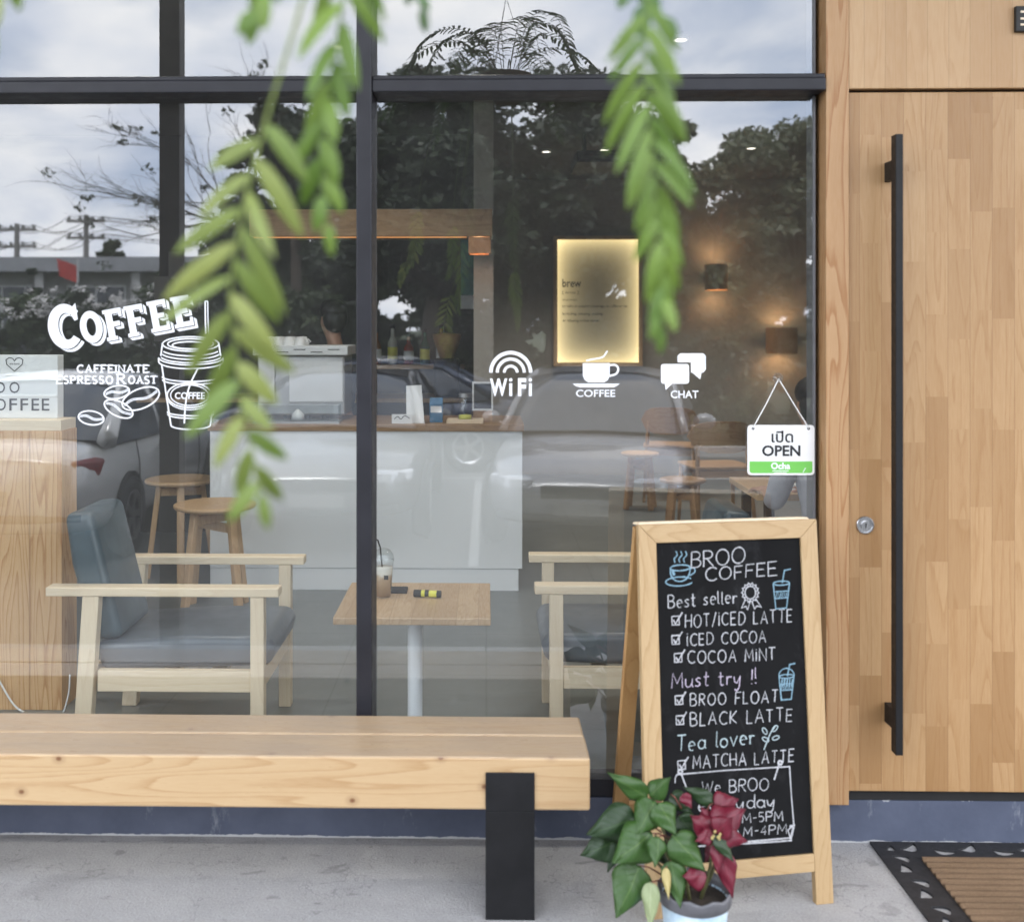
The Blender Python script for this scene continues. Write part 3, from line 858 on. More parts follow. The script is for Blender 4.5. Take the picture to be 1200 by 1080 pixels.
FONT['S'] = (.52, [arc(.27, .75, .25, .25, 30, 250, 9) + arc(.26, .25, .26, .25, 80, -150, 9)])
FONT['I'] = (.06, [[(.03, 0), (.03, 1)]])
dr = Draw(GP, GN)
slab_letter(dr, 'C', (60.5, 411), 51, 9)
for c, u, v in (('O', 97.5, 403.5), ('F', 126, 400), ('F', 151, 395.5), ('E', 178, 390), ('E', 205.5, 385)):
    slab_letter(dr, c, (u, v), 36.5, 10.5)
slab(dr, 'CAFFEINATE', (91, 436.3), (173.5, 436.3), 8.4)
slab(dr, 'ESPRESSO', (67, 449.3), (132, 449.3), 8.6); slab(dr, 'R', (138, 449.6), (146.5, 449.6), 11.5, 2.2); slab(dr, 'OAST', (151, 449.3), (183, 449.3), 8.6)
FONT['I'] = (.06, [[(.03, 0), (.03, .82)], [(.02, .97), (.05, 1.02)]])
for (cx, cy, rx, ry, ro) in ((107, 489.5, 15, 8, 8), (137, 459.5, 15, 7.5, -10), (165, 467, 23, 11.5, -22), (139, 479, 18, 8.5, 25)):
    dr.ellipse(cx, cy, rx, ry, 1.7, ro)
    c, s_ = math.cos(R(ro)), math.sin(R(ro))
    for off in (-0.8, 0.9):
        pts = [(cx + x * c - y * s_, cy + x * s_ + y * c) for x, y in [(-rx * .9, off), (-rx * .4, off - ry * .22), (rx * .3, off + ry * .15), (rx * .92, off - ry * .1)]]
        dr.line(pts, 1.0, smooth=True)
dr.build('window_lettering', M['decal'], PANE_L)['label'] = 'white vintage COFFEE lettering with coffee beans'
# take-away cup drawing
dr = Draw(GP, GN)
for (cy, rx, ry, a0, a1) in ((403, 33, 8.5, 0, 360), (403, 27, 6.2, 0, 360), (404.5, 21.5, 4.2, 0, 360), (409, 34, 8, 20, 160), (413, 34.5, 8, 15, 165), (417, 35.5, 8, 12, 168), (419, 37.5, 8.5, 0, 180), (423.5, 37.5, 8.5, 0, 180)):
    dr.ellipse(223.5, cy, rx, ry, 1.5, 0, a0, a1)
for p in ([(190.5, 402), (188.5, 417)], [(256.5, 402), (258.5, 417)], [(186, 419), (186, 424)], [(261, 419), (261, 424)], [(189.5, 427), (200.5, 499)], [(257.5, 427), (246.5, 499)]): dr.line(p, 1.7)
for (cy, rx, ry) in ((441, 33.5, 6), (444.5, 33, 6), (482, 27.5, 5), (485, 27, 5), (498, 23.2, 5)): dr.ellipse(223.5, cy, rx, ry, 1.5, 0, 0, 180)
dr.ellipse(222, 463, 26, 14.5, 1.6); dr.ellipse(222, 463, 22, 12, 1.2)
dr.ellipse(222, 465, 26, 15, 1.2, 0, 20, 160)
dr.text('COFFEE', (205, 459.5, 240, 467.5), .02)
dr.line([(240.5, 353), (241, 391)], 1.6); dr.line([(243.5, 353), (244, 391)], 1.2); dr.line([(240.5, 353), (243.5, 353)], 1.2)
dr.line([(232, 432), (223, 450), (218, 470), (216, 496)], 1.8, smooth=True)
dr.build('window_lettering', M['decal'], PANE_L)['label'] = 'white line drawing of a takeaway coffee cup'
# WiFi
dr = Draw(GP, GN)
for r_, w_ in ((23.3, 4.2), (15.8, 3.6)):
    dr.line(arc(598.5, 436.5, r_, -r_, 0, 180, 26), w_)
dr.ellipse(598.5, 436.5, 7.6, 7.6, 3.2, 0, 180, 360, 16)
dr.text('W', (574, 443.5, 594.5, 464), .035); dr.text('i', (596.5, 443, 600.5, 464), .012); dr.text('F', (607, 443, 616.5, 464), .04); dr.text('i', (619.5, 443, 623.5, 464), .012)
dr.build('window_lettering', M['decal'], PANE_R)['label'] = 'white WiFi sticker'
# coffee cup
dr = Draw(GP, GN)
dr.fill([(683, 425.5), (714.5, 425.5), (714.5, 440), (712.5, 445), (708, 448), (689.5, 448), (685, 445), (683, 440)])
dr.line([(714, 428), (721, 427.5), (724.5, 432), (722, 438), (714, 440.5)], 2.4, smooth=True)
dr.fill([(671, 449.5), (726.5, 449.5), (722, 452.5), (719, 453.8), (680, 453.8), (675, 452.5)])
dr.line([(687, 422.5), (694, 421), (706, 418.5), (710.5, 413), (711.5, 411)], 1.8, smooth=True)
dr.text('COFFEE', (675, 456.5, 721, 465), .012)
dr.build('window_lettering', M['decal'], PANE_R)['label'] = 'white COFFEE cup sticker'
# chat bubbles
dr = Draw(GP, GN)
def rrect(u0, v0, u1, v1, r):
    return arc(u1 - r, v0 + r, r, r, -90, 0, 4) + arc(u1 - r, v1 - r, r, r, 0, 90, 4) + arc(u0 + r, v1 - r, r, r, 90, 180, 4) + arc(u0 + r, v0 + r, r, r, 180, 270, 4)
dr.fill(rrect(774.5, 426.5, 807.5, 449.5, 3)); dr.fill([(779, 449.3), (788, 449.3), (780, 457)])
dr.fill([(794, 424.5), (794, 417), (797, 414), (824, 414), (827, 417), (827, 433), (824, 436.5), (809.7, 436.5), (809.7, 424.5)])
dr.fill([(811, 436.3), (822, 436.3), (820.5, 444.5)])
dr.text('CHAT', (786, 457.5, 818.5, 466.5), .012)
dr.build('window_lettering', M['decal'], PANE_R)['label'] = 'white CHAT speech bubble sticker'

# ------------------------------------------------------------------ OPEN sign on its sucker
SY = -0.016
sg = thing('open_sign', PX(914, 556, SY), 'white and green OPEN sign hanging on a cord from a sucker on the glass', 'sign')
def plate(poly_px, Y, th):
    pts = [PX(u, v, Y) for u, v in poly_px]
    b = MB(); n = len(pts)
    b.add(pts + [p + Vector((0, th, 0)) for p in pts], [list(range(n)), list(range(n, 2 * n))[::-1]] + [(k, (k + 1) % n, n + (k + 1) % n, n + k) for k in range(n)])
    return b
plate(rrect(876, 498, 954.5, 556.5, 4), SY, 0.004).build('plate', M['white_plastic'], sg)
M['sign_green'] = mat('sign_green', (0.16, 0.50, 0.09), 0.4, 0, 0.04, 10)
M['sign_black'] = mat('sign_black', (0.014, 0.014, 0.016), 0.5, 0, 0.1, 10)
plate([(878.5, 540.5), (952, 540.5)] + arc(949, 551.2, 3, 3, 0, 90, 4) + arc(881.5, 551.2, 3, 3, 90, 180, 4), SY - 0.0006, 0.0005).build('green_band', M['sign_green'], sg)
dr = Draw((0, SY - 0.0002, 0), (0, -1, 0))
dr.text('เปิด', (904, 504.5, 929.5, 518.5), .02); dr.text('OPEN', (893, 521.5, 938, 534.5), .03)
dr.ellipse(882.5, 502, 1.1, 1.1, 1.2, n=10); dr.ellipse(947.5, 502, 1.1, 1.1, 1.2, n=10)
dr.build('lettering', M['sign_black'], sg)
dr = Draw((0, SY - 0.0009, 0), (0, -1, 0))
dr.text('Ocha', (903.5, 541.8, 926, 549.6), .03); dr.line([(905, 551.6), (924, 551.6)], 0.8); dr.line([(907, 553.8), (922, 553.8)], 0.7); dr.line([(941, 553), (944, 548)], 0.8)
dr.build('band_lettering', M['decal'], sg)
cp = PX(912.5, 444, -0.012)
b = MB()
for (u, v) in ((882.5, 501), (947.5, 501)): b.tube([PX(u, v, SY - 0.002), (PX(u, v, SY) * 0.5 + cp * 0.5) + Vector((0, -.003, -.002)), cp], 0.0017, 6)
b.build('cord', M['white_plastic'], sg)
b = MB(); vs, fs = lz([(0.0, 0), (0.015, 0.0005), (0.012, 0.004), (0.005, 0.007), (0.0045, 0.013), (0.006, 0.014), (0.0, 0.0145)], (cp.x, -0.0045, cp.z + 0.002), 20); b.add(vs, fs)
b.build('sucker', M['clear'], sg, smooth=True)

# ------------------------------------------------------------------ wall plaque at the top right corner
pq = thing('wall_plaque', PX(1200, 38, -0.07), 'small black plaque with pale marks on the wood panel above the door', 'plaque')
q0, q1 = PX(1190.5, 37, -0.08), PX(1232, 7, -0.08)
b = MB(); b.box(q0.x, q1.x, -0.082, -0.0665, q0.z, q1.z); b.build('plate', M['black'], pq, 0.002)
dr = Draw((0, -0.0822, 0), (0, -1, 0))
for v in (14, 22, 29): dr.line([(1196, v), (1226 - v * .3, v)], 2.4)
dr.build('marks', M['ash'], pq)

# ------------------------------------------------------------------ bench
by0, by1 = -0.472, -0.17
bt, bb_ = 0.413, 0.278
bxr = PX(691.5, 887, by0).x
bench = thing('wooden_bench', (-0.6, (by0 + by1) / 2, 0), 'long low pine beam bench with black legs under the window', 'bench')
ym = PX(300, 861.5, by0).y
ym = by0 + (by1 - by0) * 0.52
def beam(y0, y1, x1):
    b = MB(); b.box(-2.35, x1, y0, y1, bb_, bt); return b
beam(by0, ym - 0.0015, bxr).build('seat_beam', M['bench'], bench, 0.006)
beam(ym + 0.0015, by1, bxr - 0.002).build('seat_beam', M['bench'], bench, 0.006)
lx0, lx1 = PX(569, 950, by0 - .005).x, PX(626.5, 950, by0 - .005).x
for dx in (0, -1.98):
    b = MB()
    zf = PX(600, 905, by0 - 0.005).z
    b.box(lx0 + dx, lx1 + dx, by0 - 0.006, by1 - 0.004, 0.0, bb_ - 0.0008)
    b.box(lx0 + dx, lx1 + dx, by0 - 0.006, by0 - 0.0012, bb_ - 0.0007, zf)
    b.build('leg', M['black_steel'], bench, 0.0015)

# ------------------------------------------------------------------ chalkboard A-frame
TL = PX(748, 615, -0.346); TR = PX(957, 608, -0.252)
DV = Vector((0.008, -0.125, -TR.z + 0.0))
H = TR - TL; WB = H.length; HU = H.normalized(); DU = DV.normalized(); LB = DV.length
NB = HU.cross(DU).normalized()
if NB.y > 0: NB = -NB
brd = thing('chalkboard_sign', (0.66, -0.3, 0), 'pine A-frame chalkboard covered in chalk lettering, standing beside the bench', 'chalkboard')
def onb(a, b_, d=0.0): return TL + HU * a + DU * b_ - NB * d
def fprism(poly, d0, d1, mb): mb.prism(poly, lambda a, c: onb(a, c, d0), lambda a, c: onb(a, c, d1))
sw = 0.049; bb0, bb1 = LB * 0.872, LB * 0.917
zl = -TL.z / DU.z                     # each stile is cut to stand on the ground
zr = (-(TL + HU * WB).z) / DU.z
b = MB()
fprism([(0, 0), (sw, sw), (sw, zl), (0, zl)], 0, 0.022, b); b.build('stile', M['pine_frame'], brd, 0.0015)
b = MB(); fprism([(WB, 0), (WB - sw, sw), (WB - sw, zr), (WB, zr)], 0, 0.022, b); b.build('stile', M['pine_frame'], brd, 0.0015)
b = MB(); fprism([(0.0006, 0), (WB - 0.0006, 0), (WB - sw - .0003, sw), (sw + .0003, sw)], 0, 0.022, b); b.build('rail', M['pine_rail'], brd, 0.0015)
b = MB(); fprism([(sw + .0003, bb0), (WB - sw - .0003, bb0), (WB - sw - .0003, bb1), (sw + .0003, bb1)], 0, 0.022, b); b.build('rail', M['pine_rail'], brd, 0.0015)
b = MB(); fprism([(sw - .004, sw - .004), (WB - sw + .004, sw - .004), (WB - sw + .004, bb0 + .004), (sw - .004, bb0 + .004)], 0.007, 0.012, b)
panel = b.build('chalkboard', M['blackboard'], brd)
b = MB(); fprism([(-0.001, -0.0005), (WB - .02, -0.0005), (WB - .025, -.006), (0.004, -.006)], 0.004, 0.05, b); b.build('hinge_strip', M['ash'], brd, 0.001)
# rear frame
RU = Vector((-0.035, 0.235, -0.94)).normalized()
T2 = TL - NB * 0.030 + DU * 0.012; zr2 = -T2.z / RU.z
RN = HU.cross(RU).normalized()
if RN.y < 0: RN = -RN
def onr(a, c, d): return T2 + HU * a + RU * c + RN * d
for a in (0.0, WB - 0.044):
    b = MB(); zz_ = -(T2 + HU * a).z / RU.z
    b.prism([(a, 0), (a + 0.044, 0), (a + 0.044, zz_), (a, zz_)], lambda a_, c: onr(a_, c, 0), lambda a_, c: onr(a_, c, 0.02)); b.build('rear_stile', M['pine_back'], brd, 0.0015)
for c0 in (0.0, zr2 * 0.86):
    b = MB(); b.prism([(0.0445, c0), (WB - 0.0445, c0), (WB - 0.0445, c0 + 0.044), (0.0445, c0 + 0.044)], lambda a_, c: onr(a_, c, 0), lambda a_, c: onr(a_, c, 0.02)); b.build('rear_rail', M['pine_back'], brd, 0.0015)

BP0 = onb(0, 0, 0.007); BN = NB
def bdraw(): return Draw(BP0, BN, 0.0006)
random.seed(21)
d = bdraw(); W_ = 1.2
hand(d, 'BROO', (810, 664.5), (872, 660), 18, W_); hand(d, 'COFFEE', (827, 681), (910, 673.5), 15.5, W_, .2)
hand(d, 'Best seller', (783, 712), (863, 706), 15.5, 1.15, .2)
for body, p0, p1, h in (('HOT/ICED LATTE', (803, 735), (928, 728), 16.5), ('ICED COCOA', (805, 756), (897, 752), 15), ('COCOA MINT', (806, 777), (908, 773), 15.5),
                        ('BROO FLOAT', (809, 827), (911, 822), 15.5), ('BLACK LATTE', (809, 850), (928, 844), 16.5), ('MATCHA LATTE', (812, 900), (930, 892), 16)):
    hand(d, body, p0, p1, h * .9, 1.12, .3)
for (u, v) in ((787, 722), (787, 744.5), (790, 765.5), (791, 815), (792, 838.5), (794, 891)):
    d.line([(u, v), (u + 8.5, v - .6), (u + 9, v + 9.5), (u + .6, v + 10), (u, v)], 1.3, .25)
    d.line([(u + 2, v + 4), (u + 4.5, v + 8.5), (u + 12.5, v - 5)], 1.6, .25)
hand(d, 'We BROO', (822, 929), (900, 925), 14, 1.1, .24)
hand(d, 'everyday', (818, 950), (908, 945), 15.5, 1.2, .18)
hand(d, '10AM-5PM', (844, 965), (917, 961), 11, 1.05, .22); hand(d, '9AM-4PM', (850, 981), (921, 976), 11, 1.05, .22)
d.line([(791, 917), (791, 911), (793, 907), (850, 902), (925, 897.5), (927, 930), (930, 966)], 1.5, .3)
d.line([(930, 966), (923, 972), (927, 984), (900, 986), (830, 990), (800, 992)], 1.5, .3); d.line([(925, 968), (930, 967), (926, 983)], 3.0, .3)
d.line([(870, 986), (926, 981)], 2.4, .4)
d.line([(798, 906), (804, 922)], 1.6); d.ellipse(797, 903.5, 2.4, 2.4, 2.2, n=12); d.line([(913, 894), (907, 913)], 1.8); d.ellipse(914, 893, 2.2, 2.2, 2.2, n=12)
# rosette
d.ellipse(879, 694, 6.3, 7.6, 1.4, n=24, jit=.2)
d.line([(879 + (9.2 + 1.0 * (-1) ** k) * math.cos(k * math.pi / 14), 694 + (10.4 + 1.0 * (-1) ** k) * math.sin(k * math.pi / 14)) for k in range(29)], 1.2, .2)
d.line([(873, 703), (869, 712), (874, 710), (876, 714), (879, 704)], 1.3); d.line([(881, 704), (884, 713), (887, 709.5), (892, 711), (886, 702)], 1.3)
d.build('chalk_lettering', M['chalk_white'], panel)
d = bdraw(); hand(d, 'Must try !!', (787, 806), (886, 800), 17.5, 1.25, .2); d.build('chalk_lettering', M['chalk_pink'], panel)['label'] = 'pinkish chalk words Must try'
d = bdraw(); hand(d, 'Tea lover', (793, 880), (884, 871), 18.5, 1.35, .2)
d.line([(895, 878), (899, 868), (903, 858), (908, 851)], 1.4, smooth=True)
for (u, v, r_, a) in ((908, 853, 4, -50), (896, 856, 4, 60), (909, 864, 4, -20), (897, 866, 4, 30)): d.ellipse(u, v, 4.2, 2.2, 1.2, a, n=14)
d.build('chalk_lettering', M['chalk_mint'], panel)['label'] = 'pale green chalk words Tea lover with a sprig'
d = bdraw()                                   # blue chalk drawings: hot cup, two iced cups
d.ellipse(797, 665, 11.5, 3.4, 1.5, -3, n=24, jit=.2); d.line([(785.5, 665.5), (786, 673), (790, 679), (797, 681), (804, 678), (808, 671), (808.5, 664)], 1.5, .2, smooth=True)
d.line([(808.5, 666), (813, 665), (814, 670), (808, 674)], 1.4, smooth=True)
d.ellipse(796, 681, 16, 5.2, 1.4, -3, 20, 330, n=26, jit=.2); d.line([(788, 668), (790, 674)], 3, .4); d.line([(792, 676), (803, 675)], 1.2, .4)
for du in (0, 5.5, 11): d.line([(791 + du, 659), (790 + du, 654.5), (793.5 + du, 650), (792 + du, 645.5)], 1.3, .3, smooth=True)
for (u, v, s_) in ((915.5, 683, 1.0), (921.5, 792, .92)):
    d.ellipse(u, v, 9.5 * s_, 2.4 * s_, 1.3, -3, n=20); d.line([(u - 9.5 * s_, v + 1), (u - 6.5 * s_, v + 30 * s_), (u + 6 * s_, v + 29 * s_), (u + 9.5 * s_, v)], 1.4, .2)
    d.line([(u - 8.6 * s_, v + 10 * s_), (u + 8.3 * s_, v + 9 * s_)], 1.2); d.line([(u - 7.6 * s_, v + 18 * s_), (u + 7.2 * s_, v + 17 * s_)], 1.2)
    for k in range(6): d.line([(u - 7 * s_ + k * 2.4 * s_, v + 17 * s_), (u - 4.5 * s_ + k * 2.2 * s_, v + 10.5 * s_)], .9, .4)
    d.line([(u + 1, v), (u + 3.5, v - 15 * s_), (u + 11 * s_, v - 16.5 * s_)], 1.4)
u, v = 921.5, 792
d.line(arc(u, v - .5, 9, 9, 180, 360, 10), 1.2, .2)
for k in range(5): d.line([(u - 6 + 3 * k, v + 12), (u - 5 + 3 * k, v + 3)], 1.5, .4)
d.build('chalk_drawing', M['chalk_blue'], panel)

# ------------------------------------------------------------------ poinsettia in a pot
PYC = -0.66
pc = PX(814, 1038, PYC)
pot_r = 0.086
pp = thing('potted_poinsettia', (pc.x, PYC, 0), 'red and green poinsettia in a pale blue pot at the foot of the chalkboard', 'plant')
t_ = NT('blue_pot'); v_ = t_.coord(); n_ = t_.noise(v_, 16, 6, 0.65, 0.8)
t_.pset(Base_Color=t_.ramp(n_, [(0.3, (0.30, 0.45, 0.58)), (0.55, (0.50, 0.63, 0.72)), (0.75, (0.70, 0.76, 0.78))]), Roughness=0.3)
t_.bump(t_.noise(t_.coord((1, 1, .4)), 14, 3), 0.5, 0.01); M['blue_pot'] = t_.m
M['soil'] = mat('soil', (0.03, 0.022, 0.016), 0.95, 0, 0.5, 60, bump=0.8)
M['pot_liner'] = mat('pot_liner', (0.10, 0.10, 0.11), 0.4, 0, 0.3, 12)
zr_ = pc.z
b = MB(); b.lathe([(0.0, 0.0), (0.060, 0.0), (0.064, 0.006), (0.080, zr_ - 0.03), (0.081, zr_ - 0.022), (0.077, zr_ - 0.022), (0.06, 0.01), (0.0, 0.01)], (pc.x, PYC, 0.0), 36, cap=False)
pot = b.build('pot', M['blue_pot'], pp, smooth=True)
b = MB()
prof = [(0.0785, zr_ - 0.035), (0.086, zr_ - 0.03), (0.0875, zr_ - 0.006), (0.088, zr_), (0.083, zr_ + 0.001), (0.079, zr_ - 0.008), (0.076, zr_ - 0.03)]
b.lathe(prof, (pc.x, PYC, 0), 40, cap=False)
b.v = [(x, y, z + 0.004 * math.sin(9 * math.atan2(y - PYC, x - pc.x)) * (z > zr_ - 0.02)) for x, y, z in b.v]
b.build('pot_rim', M['pot_liner'], pp, smooth=True)
b = MB(); b.lathe([(0.0, zr_ - 0.02), (0.04, zr_ - 0.022), (0.0765, zr_ - 0.027), (0.0765, zr_ - 0.05), (0, zr_ - .05)], (pc.x, PYC, 0), 28, cap=False); b.build('soil', M['soil'], pp)

def veined(name, c, c2, vein, trans=0.2, rough=0.42):
    t = NT(name)
    uv = t.n.new('ShaderNodeUVMap'); sp = t.n.new('ShaderNodeSeparateXYZ'); t.l.new(uv.outputs[0], sp.inputs[0])
    du = t.math('ABSOLUTE', t.math('SUBTRACT', sp.outputs[0], 0.5))
    mid = t.math('LESS_THAN', du, 0.022)
    side = t.math('FRACT', t.math('SUBTRACT', t.math('MULTIPLY', sp.outputs[1], 7.0), t.math('MULTIPLY', du, 4.5)))
    sv = t.ramp(side, [(0.0, 1.0), (0.10, 0.0), (0.92, 0.0), (1.0, 1.0)])
    g = t.n.new('ShaderNodeNewGeometry')
    col = t.mix(g.outputs['Random Per Island'], c, c2)
    col = t.mix(t.math('MULTIPLY', t.noise(t.coord(), 50, 4), 0.5), col, tuple(x * 0.7 for x in c))
    col = t.mix(t.math('MAXIMUM', t.math('MULTIPLY', mid, 0.8), t.math('MULTIPLY', sv, 0.28)), col, vein)
    t.pset(Base_Color=col, Roughness=rough); t.bump(t.math('ADD', t.math('MULTIPLY', sv, -1.0), t.math('MULTIPLY', mid, -1.5)), 0.3, 0.003)
    tl = t.new('ShaderNodeBsdfTranslucent'); t.l.new(col, tl.inputs[0])
    ms = t.new('ShaderNodeMixShader'); ms.inputs[0].default_value = trans
    t.l.new(t.p.outputs[0], ms.inputs[1]); t.l.new(tl.outputs[0], ms.inputs[2]); t.l.new(ms.outputs[0], t.out.inputs[0])
    return t.m
M['p_green'] = veined('poinsettia_green', (0.028, 0.080, 0.014), (0.050, 0.118, 0.020), (0.085, 0.155, 0.035))
M['p_dark'] = veined('poinsettia_dark', (0.014, 0.040, 0.012), (0.022, 0.052, 0.014), (0.04, 0.08, 0.024))
M['p_red'] = veined('poinsettia_red', (0.115, 0.005, 0.017), (0.165, 0.008, 0.027), (0.20, 0.02, 0.04), 0.15)
M['p_pale'] = veined('poinsettia_pale', (0.30, 0.36, 0.18), (0.34, 0.40, 0.22), (0.42, 0.46, 0.28))
M['p_yellow'] = veined('poinsettia_yellow', (0.50, 0.40, 0.16), (0.46, 0.38, 0.14), (0.56, 0.48, 0.24))
def leaf_blade(base, tip, wid, nrm, cup=0.16, bend=0.12, lobed=0.0, name='leaf', m=None, parent=None, nl=18, nw=8):
    """curved blade with UVs; base, tip world points, width metres, nrm = facing direction"""
    base, tip = Vector(base), Vector(tip); ax = tip - base; L = ax.length; ax.normalize()
    sd = ax.cross(Vector(nrm)).normalized(); n = sd.cross(ax).normalized()
    vs, uvs, fs = [], [], []
    for i in range(nl + 1):
        t = i / nl
        ww = wid / 2 * (math.sin(math.pi * min(1, t ** 0.62)) ** 0.9) * (1 - 0.45 * t) * 1.42
        if lobed: ww *= 1 + lobed * (abs(((t * 3.1) % 1) - 0.5) - 0.25) * 2
        if i in (0, nl): ww = 0.0008
        for j in range(nw + 1):
            s_ = j / nw * 2 - 1
            p = base + ax * (L * t) + sd * (ww * s_) + n * (-cup * wid * s_ * s_ * math.sin(math.pi * t) - bend * L * (t * t) + bend * L * t * 0.6 + 0.045 * wid * math.sin(11 * t + 4 * s_ + 40 * wid))
            vs.append(p); uvs.append((j / nw, t))
    for i in range(nl):
        for j in range(nw):
            k = i * (nw + 1) + j; fs.append((k, k + 1, k + nw + 2, k + nw + 1))
    off = absloc(parent)
    me = bpy.data.meshes.new(name); me.from_pydata([tuple(p - off) for p in vs], [], fs)
    me.materials.append(m); ul = me.uv_layers.new(name='UVMap')
    for lp_ in me.loops: ul.data[lp_.index].uv = uvs[lp_.vertex_index]
    me.polygons.foreach_set('use_smooth', [True] * len(fs))
    o = bpy.data.objects.new(name, me); COL.objects.link(o); o.parent = parent
    so = o.modifiers.new('thickness', 'SOLIDIFY'); so.thickness = 0.0006
    return o
random.seed(4)
M['stalk'] = mat('stalk', (0.16, 0.05, 0.035), 0.5, 0, 0.3, 30)
LV = [  # base px, tip px, width px, depth offset base / tip, material
 ((759, 934), (713, 906), 26, .02, -.01, 'p_green'), ((761, 933), (784, 911), 26, .02, .0, 'p_green'),
 ((746, 958), (688, 978), 46, .0, -.03, 'p_dark'), ((722, 985), (682, 1002), 40, .01, -.02, 'p_dark'), ((730, 985), (712, 1022), 24, .02, .0, 'p_dark'),
 ((768, 938), (746, 978), 40, -.01, -.05, 'p_green'), ((772, 940), (793, 978), 34, -.02, -.06, 'p_green'),
 ((764, 976), (718, 1011), 50, -.03, -.08, 'p_green'), ((750, 1014), (723, 1076), 50, -.02, -.07, 'p_green'),
 ((772, 980), (769, 1015), 25, -.05, -.09, 'p_green'), ((788, 978), (827, 1021), 40, -.04, -.08, 'p_green'),
 ((786, 1008), (797, 1064), 30, -.05, -.09, 'p_green'), ((763, 1033), (761, 1090), 22, -.05, -.08, 'p_pale'), ((780, 1016), (784, 1054), 11, -.06, -.09, 'p_yellow'),
 ((836, 940), (802, 922), 20, .02, .01, 'p_dark'), ((786, 930), (812, 952), 24, .03, .02, 'p_dark'), ((796, 955), (818, 985), 30, .01, .0, 'p_dark'),
 ((840, 976), (860, 1009), 22, -.04, -.06, 'p_dark'), ((735, 985), (730, 1016), 26, .02, .0, 'p_green'), ((800, 985), (822, 1010), 22, .01, .0, 'p_dark'),
 ((758, 985), (786, 1020), 24, .01, .02, 'p_dark')]
for (bp, tp, w_, d0, d1, m_) in LV:
    A = PX(*bp, PYC + d0); B = PX(*tp, PYC + d1); sc_ = (PX(bp[0] + 1, bp[1], PYC) - PX(*bp, PYC)).length
    leaf_blade(A, B, w_ * sc_ * .80, (random.uniform(-.45, .45), -1, random.uniform(.15, .9)), random.uniform(.08, .30), random.uniform(.08, .3), 0.05, 'leaf', M[m_], pp)
    sx_ = Vector((pc.x + (A.x - pc.x) * .55, PYC + .015, A.z - .02 - .15 * abs(A.x - pc.x)))
    b = MB(); b.tube([sx_, sx_ * .4 + A * .6 + Vector((0, 0, .006)), A], [.0022, .0017, .0014], 6); b.build('leaf_stalk', M['stalk'], pp, smooth=True)
for (bp, tp, w_, d0, d1) in [((836, 968), (874, 947), 32, -.02, -.01), ((838, 946), (866, 936), 26, .01, .02), ((836, 978), (810, 955), 24, -.02, -.04), ((838, 976), (858, 958), 24, -.04, -.06),
                             ((846, 980), (877, 986), 19, -.04, -.05), ((836, 978), (815, 985), 15, -.04, -.06), ((840, 988), (842, 1024), 14, -.04, -.06), ((847, 998), (859, 1053), 21, -.03, -.05),
                             ((828, 1027), (801, 1026), 24, -.06, -.08), ((800, 930), (811, 947), 12, .01, .0), ((834, 968), (822, 945), 16, .0, .0), ((842, 985), (826, 1010), 18, .0, -.01)]:
    A = PX(*bp, PYC + d0); B = PX(*tp, PYC + d1)
    leaf_blade(A, B, w_ * sc_, (random.uniform(-.3, .3), -1, random.uniform(.2, .7)), random.uniform(.1, .2), random.uniform(.05, .22), 0.1, 'bract', M['p_red'], pp)
M['stem'] = mat('stem', (0.10, 0.10, 0.04), 0.6, 0, 0.3, 30)
for (u, v, d_) in ((762, 935, .02), (768, 978, -.02), (836, 975, -.02), (788, 978, -.02), (748, 985, .0), (842, 990, -.02)):
    tpp = PX(u, v, PYC + d_); b0 = Vector((pc.x + (tpp.x - pc.x) * .25, PYC + random.uniform(-.02, .02), zr_ - .03))
    b = MB(); b.tube([b0, b0 * .5 + tpp * .5 + Vector((0.008, 0, 0)), tpp], [0.005, 0.004, 0.0028], 7); b.build('stem', M['stem'], pp, smooth=True)
b = MB()
for k in range(7):
    p = PX(838 + random.uniform(-6, 6), 978 + random.uniform(-5, 5), PYC - .05); b.blob(p, (.0035, .0035, .004), 8, 5)
b.build('flower_buds', M['p_yellow'], pp, smooth=True)

# ------------------------------------------------------------------ door mat
mx0, my1 = PX(1019, 982, -0.035).x, -0.036
mxw, myl = 0.95, 0.62
t_ = NT('coir'); v_ = t_.coord(); sp_ = t_.n.new('ShaderNodeSeparateXYZ'); t_.l.new(v_, sp_.inputs[0])
rib = t_.math('SINE', t_.math('MULTIPLY', sp_.outputs[1], 2 * math.pi / 0.031))
fz = t_.noise(t_.coord((1, 1, 1)), 260, 4, 0.75)
t_.pset(Base_Color=t_.mix(0.5, t_.ramp(fz, [(0.3, (0.075, 0.045, 0.025)), (0.7, (0.27, 0.175, 0.10))]), t_.ramp(t_.noise(v_, 6, 4), [(0.3, (0.18, 0.115, 0.065)), (0.7, (0.28, 0.18, 0.105))])), Roughness=1.0)
t_.bump(t_.math('ADD', t_.math('MULTIPLY', rib, 0.5), fz), 0.9, 0.008); M['coir'] = t_.m
mt = thing('door_mat', (mx0 + mxw / 2, my1 - myl / 2, 0), 'black rubber doormat with cut-out scrolls and a brown coir centre by the door', 'doormat')
bd = 0.108
bm = bmesh.new()
def loop_edges(pts):
    vs = [bm.verts.new((x, y, 0.007)) for x, y in pts]
    for i in range(len(vs)): bm.edges.new((vs[i], vs[(i + 1) % len(vs)]))
loop_edges([(mx0, my1), (mx0 + mxw, my1), (mx0 + mxw, my1 - myl), (mx0, my1 - myl)])
loop_edges([(mx0 + bd, my1 - bd), (mx0 + mxw - bd, my1 - bd), (mx0 + mxw - bd, my1 - myl + bd), (mx0 + bd, my1 - myl + bd)])
random.seed(12)
